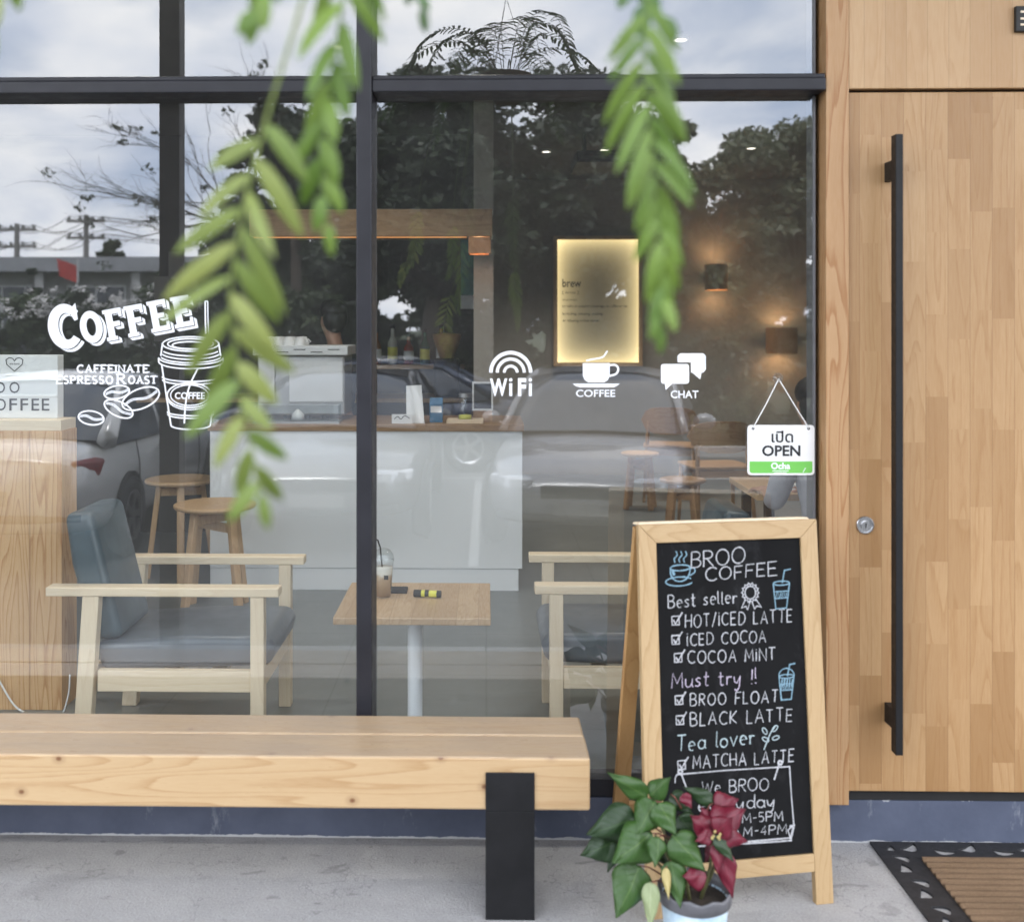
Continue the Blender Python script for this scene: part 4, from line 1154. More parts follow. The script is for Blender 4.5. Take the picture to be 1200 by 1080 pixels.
def hole(cx, cy, rx, ry, rot):
    pts = []
    for k in range(14):
        t = 2 * math.pi * k / 14; r_ = 1 + 0.28 * math.cos(t - 0.6) + 0.12 * math.sin(3 * t)
        x, y = rx * r_ * math.cos(t), ry * r_ * math.sin(t)
        y += 0.35 * x * x / rx                        # bends the drop into a scroll
        pts.append((cx + x * math.cos(rot) - y * math.sin(rot), cy + x * math.sin(rot) + y * math.cos(rot)))
    loop_edges(pts)
k = 0
xx = mx0 + 0.10
while xx < mx0 + mxw - 0.06:
    hole(xx, my1 - 0.055 + 0.008 * (-1) ** k, 0.030, 0.016, R(25 * (-1) ** k)); hole(xx, my1 - myl + 0.055, 0.030, 0.016, R(-25 * (-1) ** k)); xx += 0.084; k += 1
yy = my1 - 0.10
while yy > my1 - myl + 0.09:
    hole(mx0 + 0.055 + 0.010 * (-1) ** k, yy, 0.024, 0.0155, R(90 + 35 * (-1) ** k)); hole(mx0 + mxw - 0.055, yy, 0.024, 0.0155, R(90 - 35 * (-1) ** k)); yy -= 0.070; k += 1
hole(mx0 + 0.045, my1 - 0.048, 0.017, 0.011, R(40))
bmesh.ops.triangle_fill(bm, use_beauty=True, edges=bm.edges[:])
me = bpy.data.meshes.new('rubber_border')
ob_ = absloc(mt)
for v in bm.verts: v.co -= ob_
bm.to_mesh(me); bm.free(); me.materials.append(M['rubber'])
ro = bpy.data.objects.new('rubber_border', me); COL.objects.link(ro); ro.parent = mt
so = ro.modifiers.new('thickness', 'SOLIDIFY'); so.thickness = 0.0065; so.offset = -1 if (me.polygons[0].normal.z > 0) else 1
b = MB(); nx_, ny_ = 12, 44
gx = [mx0 + bd + (mxw - 2 * bd) * i / nx_ for i in range(nx_ + 1)]; gy = [my1 - bd - (myl - 2 * bd) * j / (ny_ * 2) for j in range(ny_ * 2 + 1)]
b.box(gx[0] + .0005, gx[-1] - .0005, gy[-1] + .0005, gy[0] - .0005, 0.0005, 0.008)
vs = [(x, y, 0.0125 + 0.0035 * math.sin(2 * math.pi * y / 0.031)) for y in gy for x in gx]
b.add(vs, [(j * (nx_ + 1) + i, j * (nx_ + 1) + i + 1, (j + 1) * (nx_ + 1) + i + 1, (j + 1) * (nx_ + 1) + i) for j in range(ny_ * 2) for i in range(nx_)])
b.build('coir_centre', M['coir'], mt, fixn=False)

# ------------------------------------------------------------------ hanging fern between the camera and the glass, wired to the canopy
FC = Vector((0.10, -2.35, 2.80))
fern = thing('hanging_fern', FC, 'green fern with long drooping fronds hanging in front of the shop window', 'fern')
b = MB(); b.lathe([(0.0, -0.15), (0.06, -0.14), (0.11, -0.09), (0.135, 0.0), (0.125, 0.005), (0.0, 0.0)], FC, 24, cap=False)
b.build('basket', mat('fibre', (0.10, 0.06, 0.035), 0.95, 0, 0.4, 40, bump=0.8), fern, smooth=True)
b = MB()
for a in (0, 120, 240): b.tube([FC + Vector((.13 * math.cos(R(a)), .13 * math.sin(R(a)), 0)), FC + Vector((0, 0, 0.40))], 0.0014, 5)
b.tube([FC + Vector((0, 0, 0.39)), FC + Vector((0.004, 0, 0.44)), FC + Vector((0, 0, 0.50)), Vector((FC.x, FC.y, 4.196))], 0.0022, 5)
b.tube([FC + Vector((-.012, 0, 0.43)), FC + Vector((0.01, 0, 0.455)), FC + Vector((0.012, 0, 0.425))], 0.002, 5)
b.build('wire', M['black_steel'], fern)
def blade(b, base, d, L, wd, nrm, droop=0.25, n=6):
    d = d.normalized(); sd = d.cross(nrm).normalized(); nn = sd.cross(d)
    vs = []
    for i in range(n + 1):
        t = i / n
        ww = wd / 2 * (math.sin(math.pi * min(1, 0.08 + t * 0.90))) ** 0.62 if 0 < i < n else wd * 0.05
        p = base + d * (L * t) + Vector((0, 0, -droop * L * t * t)) + nn * (0.06 * L * math.sin(math.pi * t))
        vs += [p - sd * ww, p + nn * ww * 0.25, p + sd * ww]
    b.add(vs, [(i * 3 + j, i * 3 + j + 1, i * 3 + j + 4, i * 3 + j + 3) for i in range(n) for j in (0, 1)])
def frond(pts, start, step, Lf, wd, m, ang=52, facing=None, droop=0.2, rach=0.0022, wob=0.25, taper=True):
    """rachis through pts (world), leaflets in pairs beyond the fraction `start`"""
    P = []
    q = [pts[0]] + list(pts) + [pts[-1]]
    for i in range(1, len(q) - 2):
        a, b_, c, d_ = (Vector(x) for x in q[i - 1:i + 3])
        for j in range(8):
            t = j / 8
            P.append(0.5 * ((2 * b_) + (c - a) * t + (2 * a - 5 * b_ + 4 * c - d_) * t * t + (3 * b_ - a - 3 * c + d_) * t ** 3))
    P.append(Vector(pts[-1]))
    cum = [0]
    for i in range(1, len(P)): cum.append(cum[-1] + (P[i] - P[i - 1]).length)
    tot = cum[-1]
    b = MB(); b.tube(P, [rach * (1 - 0.65 * i / len(P)) for i in range(len(P))], 5)
    s_ = start * tot; k = 0
    while s_ < tot:
        i = max(1, next((j for j, c in enumerate(cum) if c >= s_), len(cum) - 1))
        f = (s_ - cum[i - 1]) / max(1e-6, cum[i] - cum[i - 1]); p = P[i - 1].lerp(P[i], f); tg = (P[i] - P[i - 1]).normalized()
        fr = (s_ - start * tot) / max(1e-6, tot - start * tot)
        L = Lf * (1.0 - 0.62 * fr ** 1.5 if taper else 1.0) * (0.75 + 0.25 * min(1, fr * 6))
        for sd_ in (-1, 1):
            fc = facing if facing is not None else Vector((0, 0, 1))
            lat = tg.cross(fc).normalized() * sd_
            a = R(ang + random.uniform(-9, 9) - 18 * fr)
            d_ = tg * math.cos(a) + lat * math.sin(a) + Vector((random.uniform(-wob, wob) * .3, random.uniform(-wob, wob), random.uniform(-wob, wob) * .3))
            nr = fc + Vector((random.uniform(-.35, .35), random.uniform(-.2, .2), random.uniform(-.35, .35)))
            blade(b, p + tg * (step * 0.25 * sd_), d_, L * random.uniform(.85, 1.12), wd * random.uniform(.85, 1.12), nr, droop)
        s_ += step; k += 1
    blade(b, P[-1], (P[-1] - P[-3]), Lf * 0.35, wd * .7, facing if facing is not None else Vector((0, 0, 1)), droop)
    return b.build('frond', m, fern, smooth=True, fixn=False)
random.seed(33)
CAMF = Vector((0, -1, 0.05))
def hung(px_pts, Y, start, step, Lf, wd, m, ang=52, **k):
    pts = [PX(u, v, Y) for u, v in px_pts]
    top = pts[0]
    lead = [FC + Vector(((top.x - FC.x) * .15, 0, -0.02)), FC + Vector(((top.x - FC.x) * .55, (Y - FC.y) * .6, 0.05)), Vector((FC.x + (top.x - FC.x) * .92, Y, (FC.z + top.z * 1.3) / 2.3))]
    frond(lead + pts, start, step, Lf, wd, m, ang, CAMF, **k)
hung([(372, -90), (352, 10), (318, 120), (292, 215), (277, 290), (270, 350), (277, 420), (284, 480), (298, 540), (306, 578)], -2.38, 0.815, 0.0290, 0.084, 0.0155, M['fern'], 52, droop=.05, wob=.5)
hung([(398, -110), (402, -10), (392, 70), (378, 150), (378, 215), (384, 262)], -2.34, 0.76, 0.034, 0.072, 0.0150, M['fern_green'], 38, droop=.15, wob=.5)
hung([(476, -90), (478, -60), (486, -15), (494, 10)], -2.25, 0.70, 0.030, 0.045, 0.011, M['fern_dark'], 30, droop=.2)
hung([(750, -120), (760, -40), (756, 40), (755, 80), (764, 160), (772, 240), (777, 320), (775, 380)], -2.30, 0.805, 0.0205, 0.064, 0.0125, M['fern_green'], 38, droop=.2, wob=.35)
hung([(735, -120), (742, -50), (752, 0), (776, 22)], -2.25, 0.70, 0.03, 0.055, 0.018, M['fern_dark'], 50, droop=.3)
hung([(330, -140), (320, -60), (306, 0), (300, 20)], -2.36, 0.80, 0.034, 0.06, 0.018, M['fern_green'], 40, droop=.2)
hung([(70, -160), (20, -90), (-12, -10), (-30, 70)], -2.36, 0.72, 0.030, 0.07, 0.02, M['fern'], 44, droop=.2)
for i in range(15):
    a = 2 * math.pi * i / 15 + random.uniform(-.15, .15); rr = random.uniform(.36, .72); up = random.uniform(.08, .26); dn = random.uniform(-.30, .04)
    dv = Vector((math.cos(a), math.sin(a), 0))
    frond([FC + dv * .05, FC + dv * rr * .35 + Vector((0, 0, up)), FC + dv * rr * .72 + Vector((0, 0, up * .9 + dn * .2)), FC + dv * rr + Vector((0, 0, dn))], 0.18, 0.026, 0.085, 0.0155, M['fern_dark'], 74, droop=.15, wob=.12)

# ------------------------------------------------------------------ inside: lounge chairs
def armchair(name, loc, face, label, seat_m, back_m, width=0.56):
    """face=+1 looks to +x; local x runs from the rear end of the arms (0) to their front end"""
    t = thing(name, loc, label, 'armchair')
    X = lambda x: loc[0] + face * x
    def bx(b, x0, x1, y0, y1, z0, z1):
        a, c = sorted((X(x0), X(x1))); b.box(a, c, loc[1] + y0, loc[1] + y1, loc[2] + z0, loc[2] + z1)
    for y in (0.0, width - 0.062):
        b = MB(); bx(b, 0, 0.77, y, y + 0.062, 0.53, 0.56); b.build('arm', M['ash'], t, 0.004)
        b = MB(); bx(b, 0.675, 0.72, y + 0.006, y + 0.05, 0, 0.5295); b.build('leg', M['ash_leg'], t, 0.003)
        b = MB()
        p0, p1 = 0.085, 0.12
        vs = []
        for (z, xa) in ((0, p0), (0.5295, p1)):
            for (dx, dy) in ((0, 0.006), (0.055, 0.006), (0.055, 0.05), (0, 0.05)): vs.append((X(xa + dx), loc[1] + y + dy, loc[2] + z))
        b.hexa(vs[:4], vs[4:]); b.build('leg', M['ash_leg'], t, 0.003)
        b = MB(); bx(b, 0.168, 0.6745, y + 0.012, y + 0.042, 0.215, 0.285); b.build('side_rail', M['ash'], t, 0.003)
    for x_ in (0.69, 0.12):
        b = MB(); bx(b, x_, x_ + .021, 0.0505, width - 0.0565, 0.215, 0.275); b.build('cross_rail', M['ash'], t, 0.003)
    # cushions: soft boxes
    def cushion(nm, prof, m, y1=None):
        y1 = width - 0.064 if y1 is None else y1                  # profile polygon in x,z, extruded across
        b = MB(); b.prism(prof, lambda a, c: (X(a), loc[1] + 0.058, loc[2] + c), lambda a, c: (X(a), loc[1] + y1, loc[2] + c))
        o = b.build(nm, m, t, 0.028, smooth=False); o.modifiers['bevel'].segments = 4
        o.data.polygons.foreach_set('use_smooth', [True] * len(o.data.polygons))
        return o
    cushion('seat_cushion', [(0.16, 0.27), (0.73, 0.285), (0.745, 0.345), (0.73, 0.385), (0.45, 0.385), (0.14, 0.365)], seat_m)
    cushion('back_cushion', [(0.13, 0.37), (0.235, 0.375), (0.175, 0.62), (0.13, 0.80), (0.035, 0.79), (0.06, 0.62)], back_m, 0.39)
    for x_ in (0.2, 0.36, 0.52):
        b = MB(); bx(b, x_, x_ + 0.05, 0.0425, width - 0.0485, 0.245, 0.262); b.build('slat', M['ash'], t)
    return t
p = PX(53, 690, 0.30)
armchair('lounge_chair', (p.x, 0.30, ZF), 1, 'pale wooden lounge chair with teal back and grey seat, left behind the bench', M['grey_vinyl'], M['teal_vinyl'])
p = PX(626, 690, 0.36)
armchair('lounge_chair', (p.x + 0.002, 0.36, ZF), -1, 'pale wooden lounge chair half hidden behind the chalkboard', M['grey_vinyl'], M['teal_vinyl'])
for o in list(COL.objects):
    pass
# mirror the second chair's reach: its arms run from x to x+0.77
ch2 = [o for o in bpy.data.objects if o.name.startswith('lounge_chair')][1]
ch2.location.x += 0.77

# low table
tx0, tx1 = PX(390, 725, 0.17).x, PX(575, 725, 0.17).x
tb = thing('low_table', ((tx0 + tx1) / 2, 0.415, ZF), 'small square wooden table on a white post between the lounge chairs', 'table')
b = MB(); b.box(tx0, tx1, 0.17, 0.655, 0.577, 0.600); b.build('table_top', M['table_wood'], tb, 0.003)
b = MB(); b.lathe([(0.025, ZF + 0.02), (0.025, 0.565), (0.07, 0.57), (0.07, 0.5765)], ((tx0 + tx1) / 2 - 0.005, 0.415, 0), 24); b.build('post', M['white_metal'], tb, smooth=False)
b = MB(); b.lathe([(0.19, ZF + 0.0005), (0.19, ZF + 0.012), (0.03, ZF + 0.02)], ((tx0 + tx1) / 2 - 0.005, 0.415, 0), 32); b.build('base', M['white_metal'], tb)

# iced coffee
cpx = PX(449, 697, 0.45); cz = 0.6005
ic = thing('iced_coffee', (cpx.x, 0.45, cz), 'clear cup of iced coffee with dome lid and black straw on the low table', 'drink')
t_ = NT('milky_coffee'); v_ = t_.coord(); sp_ = t_.n.new('ShaderNodeSeparateXYZ'); t_.l.new(v_, sp_.inputs[0])
h_ = t_.math('ADD', sp_.outputs[2], t_.math('MULTIPLY', t_.noise(v_, 60, 3), 0.02))
t_.pset(Base_Color=t_.ramp(t_.math('MULTIPLY', h_, 8.0), [(0.05, (0.40, 0.25, 0.14)), (0.62, (0.50, 0.35, 0.22)), (0.72, (0.72, 0.66, 0.58)), (0.95, (0.75, 0.72, 0.68))]), Roughness=0.25); M['milky'] = t_.m
b = MB(); b.lathe([(0.0, 0.0015), (0.0245, 0.0015), (0.033, 0.10), (0.0, 0.10)], (cpx.x, 0.45, cz), 28, cap=False); b.build('coffee', M['milky'], ic, smooth=True)
b = MB(); b.lathe([(0.0, 0.0), (0.0262, 0.0), (0.0355, 0.118), (0.0375, 0.12), (0.0375, 0.123), (0.0345, 0.122)], (cpx.x, 0.45, cz), 28, cap=False); b.build('cup', M['clear'], ic, smooth=True)
b = MB(); b.lathe([(0.0378, 0.1235), (0.0375, 0.128), (0.033, 0.145), (0.022, 0.158), (0.012, 0.162)], (cpx.x, 0.45, cz), 28, cap=False); b.build('lid', M['clear'], ic, smooth=True)
b = MB(); b.tube([(cpx.x + .004, .45, cz + .02), (cpx.x - .010, .45, cz + .165), (cpx.x - .018, .45, cz + .19), (cpx.x - .034, .45, cz + .196)], 0.0028, 8); b.build('straw', M['black'], ic)
dr = Draw((0, 0.45 - 0.037, 0), (0, -1, 0)); dr.fill([(450, 674), (455, 674), (455, 679), (450, 679)]); dr.build('print', M['black'], ic)
q = PX(467, 688, 0.50)
ph = thing('phone', (q.x, .5, .6), 'black phone lying beside the iced coffee', 'phone')
b = MB(); b.box(q.x - .045, q.x + .03, .485, .55, .6005, .611); b.build('case', M['black'], ph, .003)
b = MB(); b.box(q.x - .041, q.x + .026, .489, .546, .6112, .6118); b.build('screen', M['sign_black'], ph)
q = PX(501, 694, 0.44)
M['yellow'] = mat('yellow', (0.62, 0.60, 0.08), 0.4, 0, 0.1, 30)
yk = thing('tube_pack', (q.x, .44, .6), 'small black and yellow tube pack lying on the low table', 'pack')
b = MB(); b.tube([(q.x - .020, .44, .613), (q.x + .032, .432, .613)], .0115, 12); b.build('sleeve', M['yellow'], yk)
b = MB(); b.tube([(q.x - .046, .444, .613), (q.x - .0205, .4401, .613)], .0122, 12); b.tube([(q.x + .0325, .4319, .613), (q.x + .046, .43, .613)], .0118, 12); b.build('cap', M['black'], yk)
b = MB(); b.tube([(q.x - .008, .4381, .6135), (q.x + .006, .436, .6135)], .0119, 12); b.build('label_band', M['black'], yk)

# cabinet with its light box
c1 = PX(72.5, 600, 0.75).x
cab = thing('plywood_cabinet', ((c1 - 1.2 + c1) / 2, 0.82, ZF), 'plywood cabinet at the left edge carrying the letter light box', 'cabinet')
cz1 = PX(60, 505, .75).z
b = MB(); b.box(c1 - 1.3, c1, .75, .90, ZF, cz1); b.build('body', M['ply'], cab, .002)
b = MB(); b.box(c1 - 1.3, c1 - .004, .752, .90, cz1 + .0005, PX(60, 492, .76).z); b.build('top_board', M['ash'], cab, .002)
lt = thing('letter_light_box', (c1 - .25, .87, PX(60, 491, .82).z), 'white light box with rows of black letters standing on the plywood cabinet', 'light box')
bx1, bx0_ = PX(67, 450, .82).x, PX(-75, 450, .82).x
t_ = NT('lit_panel'); v_ = t_.coord()
t_.pset(Base_Color=t_.ramp(t_.noise(v_, 3, 3), [(0.3, (0.62, 0.63, 0.63)), (0.7, (0.70, 0.71, 0.71))]), Roughness=0.3, Emission_Color=(1, 0.99, 0.96), Emission_Strength=0.03); M['lit_panel'] = t_.m
zb_, zt_ = PX(60, 490.5, .82).z, PX(60, 416, .82).z
b = MB(); b.box(bx0_, bx1, .825, .885, zb_ + .0005, zt_); b.build('case', M['lit_panel'], lt, .003)
b = MB()
for v in (439, 464): z = PX(60, v, .82).z; b.box(bx0_ + .002, bx1 - .002, .819, .8245, z - .0035, z + .0035)
b.build('letter_rails', M['white_plastic'], lt)
dr = Draw((0, .8235, 0), (0, -1, 0))
for u, c in ((-36, 'B'), (-22, 'R'), (-6, 'O'), (11, 'O')): dr.text(c, (u, 447.5, u + 12, 460.5), .004)
for u, c in ((-22, 'C'), (-5, 'O'), (11, 'F'), (24, 'F'), (37, 'E'), (49, 'E')): dr.text(c, (u, 467, u + (12 if c in 'CO' else 9), 481), .004)
dr.line([(17, 435), (8, 427), (7, 421.5), (11, 419), (15, 420), (17, 423), (19, 420), (23, 419), (27, 421.5), (26, 427), (17, 435)], 1.0, smooth=False)
dr.text('we love', (11, 424.5, 23, 427.5), 0)
dr.build('letters', M['sign_black'], lt)
wc = thing('white_cable', PX(15, 825, .72), 'thin white cable looping along the foot of the plywood cabinet', 'cable')
b = MB(); b.tube([PX(*q_, .735) for q_ in smooth_pts([(-10, 780), (4, 806), (16, 825), (28, 834), (50, 842)])], .0035, 6); b.tube([PX(*q_, .735) for q_ in smooth_pts([(50, 842), (72, 836), (78, 822), (81, 808), (82, 790)])], .003, 6)
b.build('flex', M['white_plastic'], wc, smooth=True)

# ------------------------------------------------------------------ stools
def stool(loc, h, r, m, label, thick=.032, rot=20, group=None):
    t = thing('wooden_stool', loc, label, 'stool', group)
    x, y, z = loc
    b = MB(); b.lathe([(r * .80, h - thick), (r * .97, h - thick * .7), (r, h - thick * .4), (r * .99, h - .004), (r * .93, h), (0, h - .008)], loc, 36, cap=False)
    b.lathe([(0, h - thick), (r * .80, h - thick)], loc, 36, cap=False); b.build('seat', m, t, smooth=False)
    for k in range(4):
        a = R(rot + 90 * k); c, s_ = math.cos(a), math.sin(a)
        b = MB(); b.bar((x + c * r * .92, y + s_ * r * .92, z + .0), (x + c * r * .60, y + s_ * r * .60, z + h - thick), .040, .030, (c, s_, 0)); b.build('leg', m, t, .004)
    b = MB()
    for k in range(2):
        a = R(rot + 90 * k); c, s_ = math.cos(a), math.sin(a); f = .67
        b.bar((x + c * r * .62, y + s_ * r * .62, z + h - .075 - .002 * k * 20), (x - c * r * .62, y - s_ * r * .62, z + h - .075 - .002 * k * 20), .022, .045)
    b.build('stretcher', m, t, .003)
    return t
pA = PX(252, 700, 2.22); stool((pA.x, 2.22, ZF), .535, .205, M['stool_wood'], 'round wooden stool at the white counter, beside the teal lounge chair', rot=52)
pB = PX(212, 680, 2.95); stool((pB.x, 2.95, ZF), .56, .20, M['stool_wood'], 'round wooden stool standing behind another stool, left of the counter', rot=15)
pC = PX(750, 590, 5.4); stool((pC.x, 5.4, ZF), .44, .15, M['brown_wood'], 'dark wooden stool deep in the room, below the CHAT sticker', rot=30)
pD = PX(800, 636, 3.96); stool((pD.x, 3.96, ZF), .43, .15, M['brown_wood'], 'brown wooden stool just above the chalkboard, in front of the ply chairs', rot=40)

def ply_chair(loc, rot, label):
    t = thing('ply_chair', loc, label, 'chair', None)
    cs, sn = math.cos(rot), math.sin(rot)
    T = lambda x, y, z: (loc[0] + x * cs - y * sn, loc[1] + x * sn + y * cs, loc[2] + z)
    # backrest: a curved shell with rounded ends
    b = MB(); n = 12; vs = []
    for side in (0, .014):
        for i in range(n + 1):
            a = -1 + 2 * i / n
            hh = .105 * math.sqrt(max(0.0, 1 - abs(a) ** 3.2)) + .006
            for zz in (.66 - hh * 1.0, .66 + hh):
                vs.append(T(a * .235, -.20 - side + .11 * a * a, zz + .0))
    k = 2 * (n + 1)
    fs = [(2 * i, 2 * i + 2, 2 * i + 3, 2 * i + 1) for i in range(n)] + [(k + 2 * i, k + 2 * i + 1, k + 2 * i + 3, k + 2 * i + 2) for i in range(n)]
    fs += [(2 * i, k + 2 * i, k + 2 * i + 2, 2 * i + 2) for i in range(n)] + [(2 * i + 1, 2 * i + 3, k + 2 * i + 3, k + 2 * i + 1) for i in range(n)] + [(0, 1, k + 1, k), (2 * n, k + 2 * n, k + 2 * n + 1, 2 * n + 1)]
    b.add(vs, fs); b.build('backrest', M['brown_wood'], t, smooth=False)
    b = MB(); pts = [(-.21, -.19), (.21, -.19), (.225, .0), (.215, .19), (.15, .215), (-.15, .215), (-.215, .19), (-.225, 0)]
    b.prism(pts, lambda a, c: T(a, c, .435), lambda a, c: T(a, c, .455)); b.build('seat', M['brown_wood'], t, .006)
    for (x, y) in ((-.19, .17), (.19, .17)):
        b = MB(); b.tube([T(x * 1.08, y * 1.1, 0), T(x, y, .434)], [.012, .017], 10); b.build('leg', M['brown_wood'], t, smooth=True)
    for x in (-.185, .185):
        b = MB(); b.tube([T(x * 1.1, -.25, 0), T(x, -.165, .434), T(x * .95, -.145, .60), T(x * .92, -.135, .70)], [.012, .017, .014, .011], 10); b.build('leg', M['brown_wood'], t, smooth=True)
    for y in (.165, -.165):
        b = MB(); b.bar(T(-.175, y, .40), T(.175, y, .40), .018, .05); b.build('apron', M['brown_wood'], t)
    return t
pE = PX(838, 600, 4.55); ply_chair((pE.x, 4.55, ZF), R(8), 'brown ply chair with a broad curved back, to the left of the OPEN sign')
pF = PX(786, 570, 5.9); ply_chair((pF.x, 5.9, ZF), R(-12), 'brown ply chair farther back, behind the broad curved chair back')
# dining table beside the seated guest
gt = thing('dining_table', (1.66, 1.98, ZF), 'dark topped table partly hidden behind the wooden pillar below the OPEN sign', 'table')
b = MB(); b.box(1.22, 2.14, 1.70, 2.28, .735, .765); b.build('table_top', M['stool_wood'], gt, .003)
for (x, y) in ((1.29, 1.77), (2.07, 1.77), (1.29, 2.21), (2.07, 2.21)):
    b = MB(); b.bar((x, y, ZF), (x, y, .7345), .04, .04); b.build('leg', M['black_steel'], gt)
tr = thing('tray', (1.44, 1.86, .7655), 'small oval tray with folded napkins on the table below the OPEN sign', 'tray')
b = MB(); b.lathe([(0, 0.0005), (.09, .0005), (.105, .014), (.10, .014), (.087, .006), (0, .006)], (1.44, 1.86, .7655), 28, cap=False); b.build('dish', M['steel'], tr, smooth=True)
b = MB(); b.bar((1.38, 1.84, .778), (1.48, 1.90, .782), .07, .012); b.bar((1.42, 1.81, .79), (1.50, 1.86, .796), .06, .01); b.build('napkin', M['white_plastic'], tr, .003)

# ------------------------------------------------------------------ counter and what stands on it
CY = 2.64
cx0, cx1 = PX(246, 600, CY).x, PX(612, 600, CY).x
ct = thing('service_counter', ((cx0 + cx1) / 2, CY + .3, ZF), 'white fronted service counter with a thin wooden top across the middle of the cafe', 'counter')
kz = PX(600, 667, CY).z
t_ = NT('counter_white'); v_ = t_.coord(); n_ = t_.noise(v_, 1.5, 4)
t_.pset(Base_Color=t_.ramp(n_, [(0.3, (0.78, 0.80, 0.82)), (0.7, (0.83, 0.845, 0.86))]), Roughness=0.4); M['counter'] = t_.m
b = MB(); b.box(cx0, cx1, CY, CY + .60, kz + .003, .957); b.build('body', M['counter'], ct, .002)
b = MB(); b.box(cx0, cx1 - .02, CY + .004, CY + .58, ZF, kz); b.build('kick_board', M['counter'], ct, .002)
b = MB(); b.box(cx0 - .01, cx1 + .01, CY - .012, CY + .62, .9575, .995); b.build('counter_top', M['beam_wood'], ct, .003)
CT = .9955
em = thing('espresso_machine', PX(355, 494, 2.95), 'pale espresso machine with cups on top behind the counter', 'coffee machine')
ex0, ex1 = PX(297, 450, 2.85).x, PX(408, 450, 2.85).x
b = MB(); b.box(ex0 + .02, ex1 - .02, 2.86, 3.20, CT + .03, 1.36); b.build('body', M['steel'], em, .01)
b = MB(); b.box(ex0, ex1, 2.83, 3.22, 1.361, 1.415); b.build('cup_tray', M['white_paint'], em, .006)
b = MB(); b.box(ex0 + .2, ex1 - .03, 2.845, 2.859, 1.10, 1.345); b.box(ex0 + .03, ex0 + .12, 2.845, 2.859, 1.10, 1.345); b.build('panel', M['white_paint'], em, .004)
b = MB()
for k in range(5):
    u0 = 304 + 20 * k; b.box(PX(u0, 410, 2.829).x, PX(u0 + 14, 410, 2.829).x, 2.8285, 2.8295, PX(300, 410 + (k % 2) * 3, 2.83).z, PX(300, 409 + (k % 2) * 3, 2.83).z)
b.build('slots', M['black'], em)
for k in range(4):
    b = MB(); b.lathe([(.02, 0), (.024, .05), (.022, .05)], (ex0 + .05 + .11 * k, 3.0, CT), 10); b.build('foot', M['black'], em)
for k in range(8):
    c_ = thing('cup', (ex0 + .06 + .058 * (k % 4) * 1.1, 2.92 + .09 * (k // 4), 1.4155), 'white cup standing upside down on the espresso machine', 'cup', 'cups on the espresso machine')
    b = MB(); b.lathe([(.034, 0), (.030, .03), (.022, .048), (.0, .05)], c_.location, 14, cap=False); b.build('bowl', M['white_plastic'], c_, smooth=True)
    b = MB(); b.tube([Vector(c_.location) + Vector((.031, 0, .012)), Vector(c_.location) + Vector((.045, 0, .02)), Vector(c_.location) + Vector((.027, 0, .036))], .004, 6); b.build('handle', M['white_plastic'], c_, smooth=True)
# small things on the counter
def citem(name, u, Y, label, cat): 
    q = PX(u, 494, Y); return thing(name, (q.x, Y, CT), label, cat), q.x
t, x = citem('card_holder', 487, 2.72, 'tall white menu card leaning back on the counter', 'card')
b = MB(); b.hexa([(x - .05, 2.72, CT), (x + .05, 2.70, CT), (x + .05, 2.712, CT), (x - .05, 2.732, CT)], [(x - .055, 2.77, CT + .2), (x + .03, 2.75, CT + .205), (x + .03, 2.756, CT + .205), (x - .055, 2.776, CT + .2)]); b.build('card', M['white_paint'], t)
b = MB(); b.box(x - .04, x + .04, 2.745, 2.80, CT, CT + .02); b.build('foot', M['black'], t)
t, x = citem('name_card', 471, 2.68, 'small white card with handwriting at the counter edge', 'card')
b = MB(); b.box(x - .055, x + .055, 2.68, 2.688, CT, CT + .05); b.build('card', M['white_paint'], t)
dr = Draw((0, 2.6795, 0), (0, -1, 0)); dr.line([(462, 491), (466, 488), (470, 491), (474, 487), (480, 490)], .9, smooth=True); dr.build('handwriting', M['sign_black'], t)
M['blue_box'] = mat('blue_box', (0.05, 0.16, 0.30), .5, 0, .15, 20)
t, x = citem('milk_carton', 511, 2.75, 'small blue carton standing on the counter', 'carton')
b = MB(); b.box(x - .036, x + .036, 2.75, 2.81, CT, CT + .10); b.hexa([(x - .036, 2.75, CT + .1), (x + .036, 2.75, CT + .1), (x + .036, 2.81, CT + .1), (x - .036, 2.81, CT + .1)], [(x - .036, 2.778, CT + .135), (x + .036, 2.778, CT + .135), (x + .036, 2.782, CT + .135), (x - .036, 2.782, CT + .135)]); b.build('carton', M['blue_box'], t, .002)
b = MB(); b.box(x - .030, x + .030, 2.7485, 2.7495, CT + .055, CT + .09); b.build('label', M['white_paint'], t)
tr2, x = citem('wooden_tray', 545, 2.74, 'small wooden tray under the jar on the counter', 'tray')
b = MB(); b.box(x - .10, x + .10, 2.68, 2.80, CT, CT + .012); b.box(x - .10, x + .10, 2.68, 2.69, CT + .0125, CT + .022); b.box(x - .10, x + .10, 2.79, 2.80, CT + .0125, CT + .022); b.build('board', M['ash'], tr2, .002)
jt = thing('jar', (x, 2.74, CT + .0125), 'clear lidded jar with yellow slices on the wooden tray', 'jar')
b = MB(); b.lathe([(0, .001), (.038, .001), (.04, .01), (.04, .10), (.032, .115), (.032, .125)], (x, 2.74, CT + .0125), 24, cap=False); b.build('glass', M['clear'], jt, smooth=True)
b = MB(); b.lathe([(0, .003), (.035, .003), (.035, .03), (0, .034)], (x, 2.74, CT + .0125), 20, cap=False); b.build('contents', M['yellow'], jt, smooth=True)
b = MB(); b.lathe([(.034, .126), (.036, .128), (.036, .148), (0, .15)], (x, 2.74, CT + .0125), 20); b.build('lid', M['steel'], jt)
t, x = citem('picture_frame', 565, 2.80, 'white framed card on a wooden stand on the counter', 'frame')
b = MB(); b.box(x - .05, x + .055, 2.80, 2.86, CT, CT + .06); b.build('stand', M['beam_wood'], t, .002)
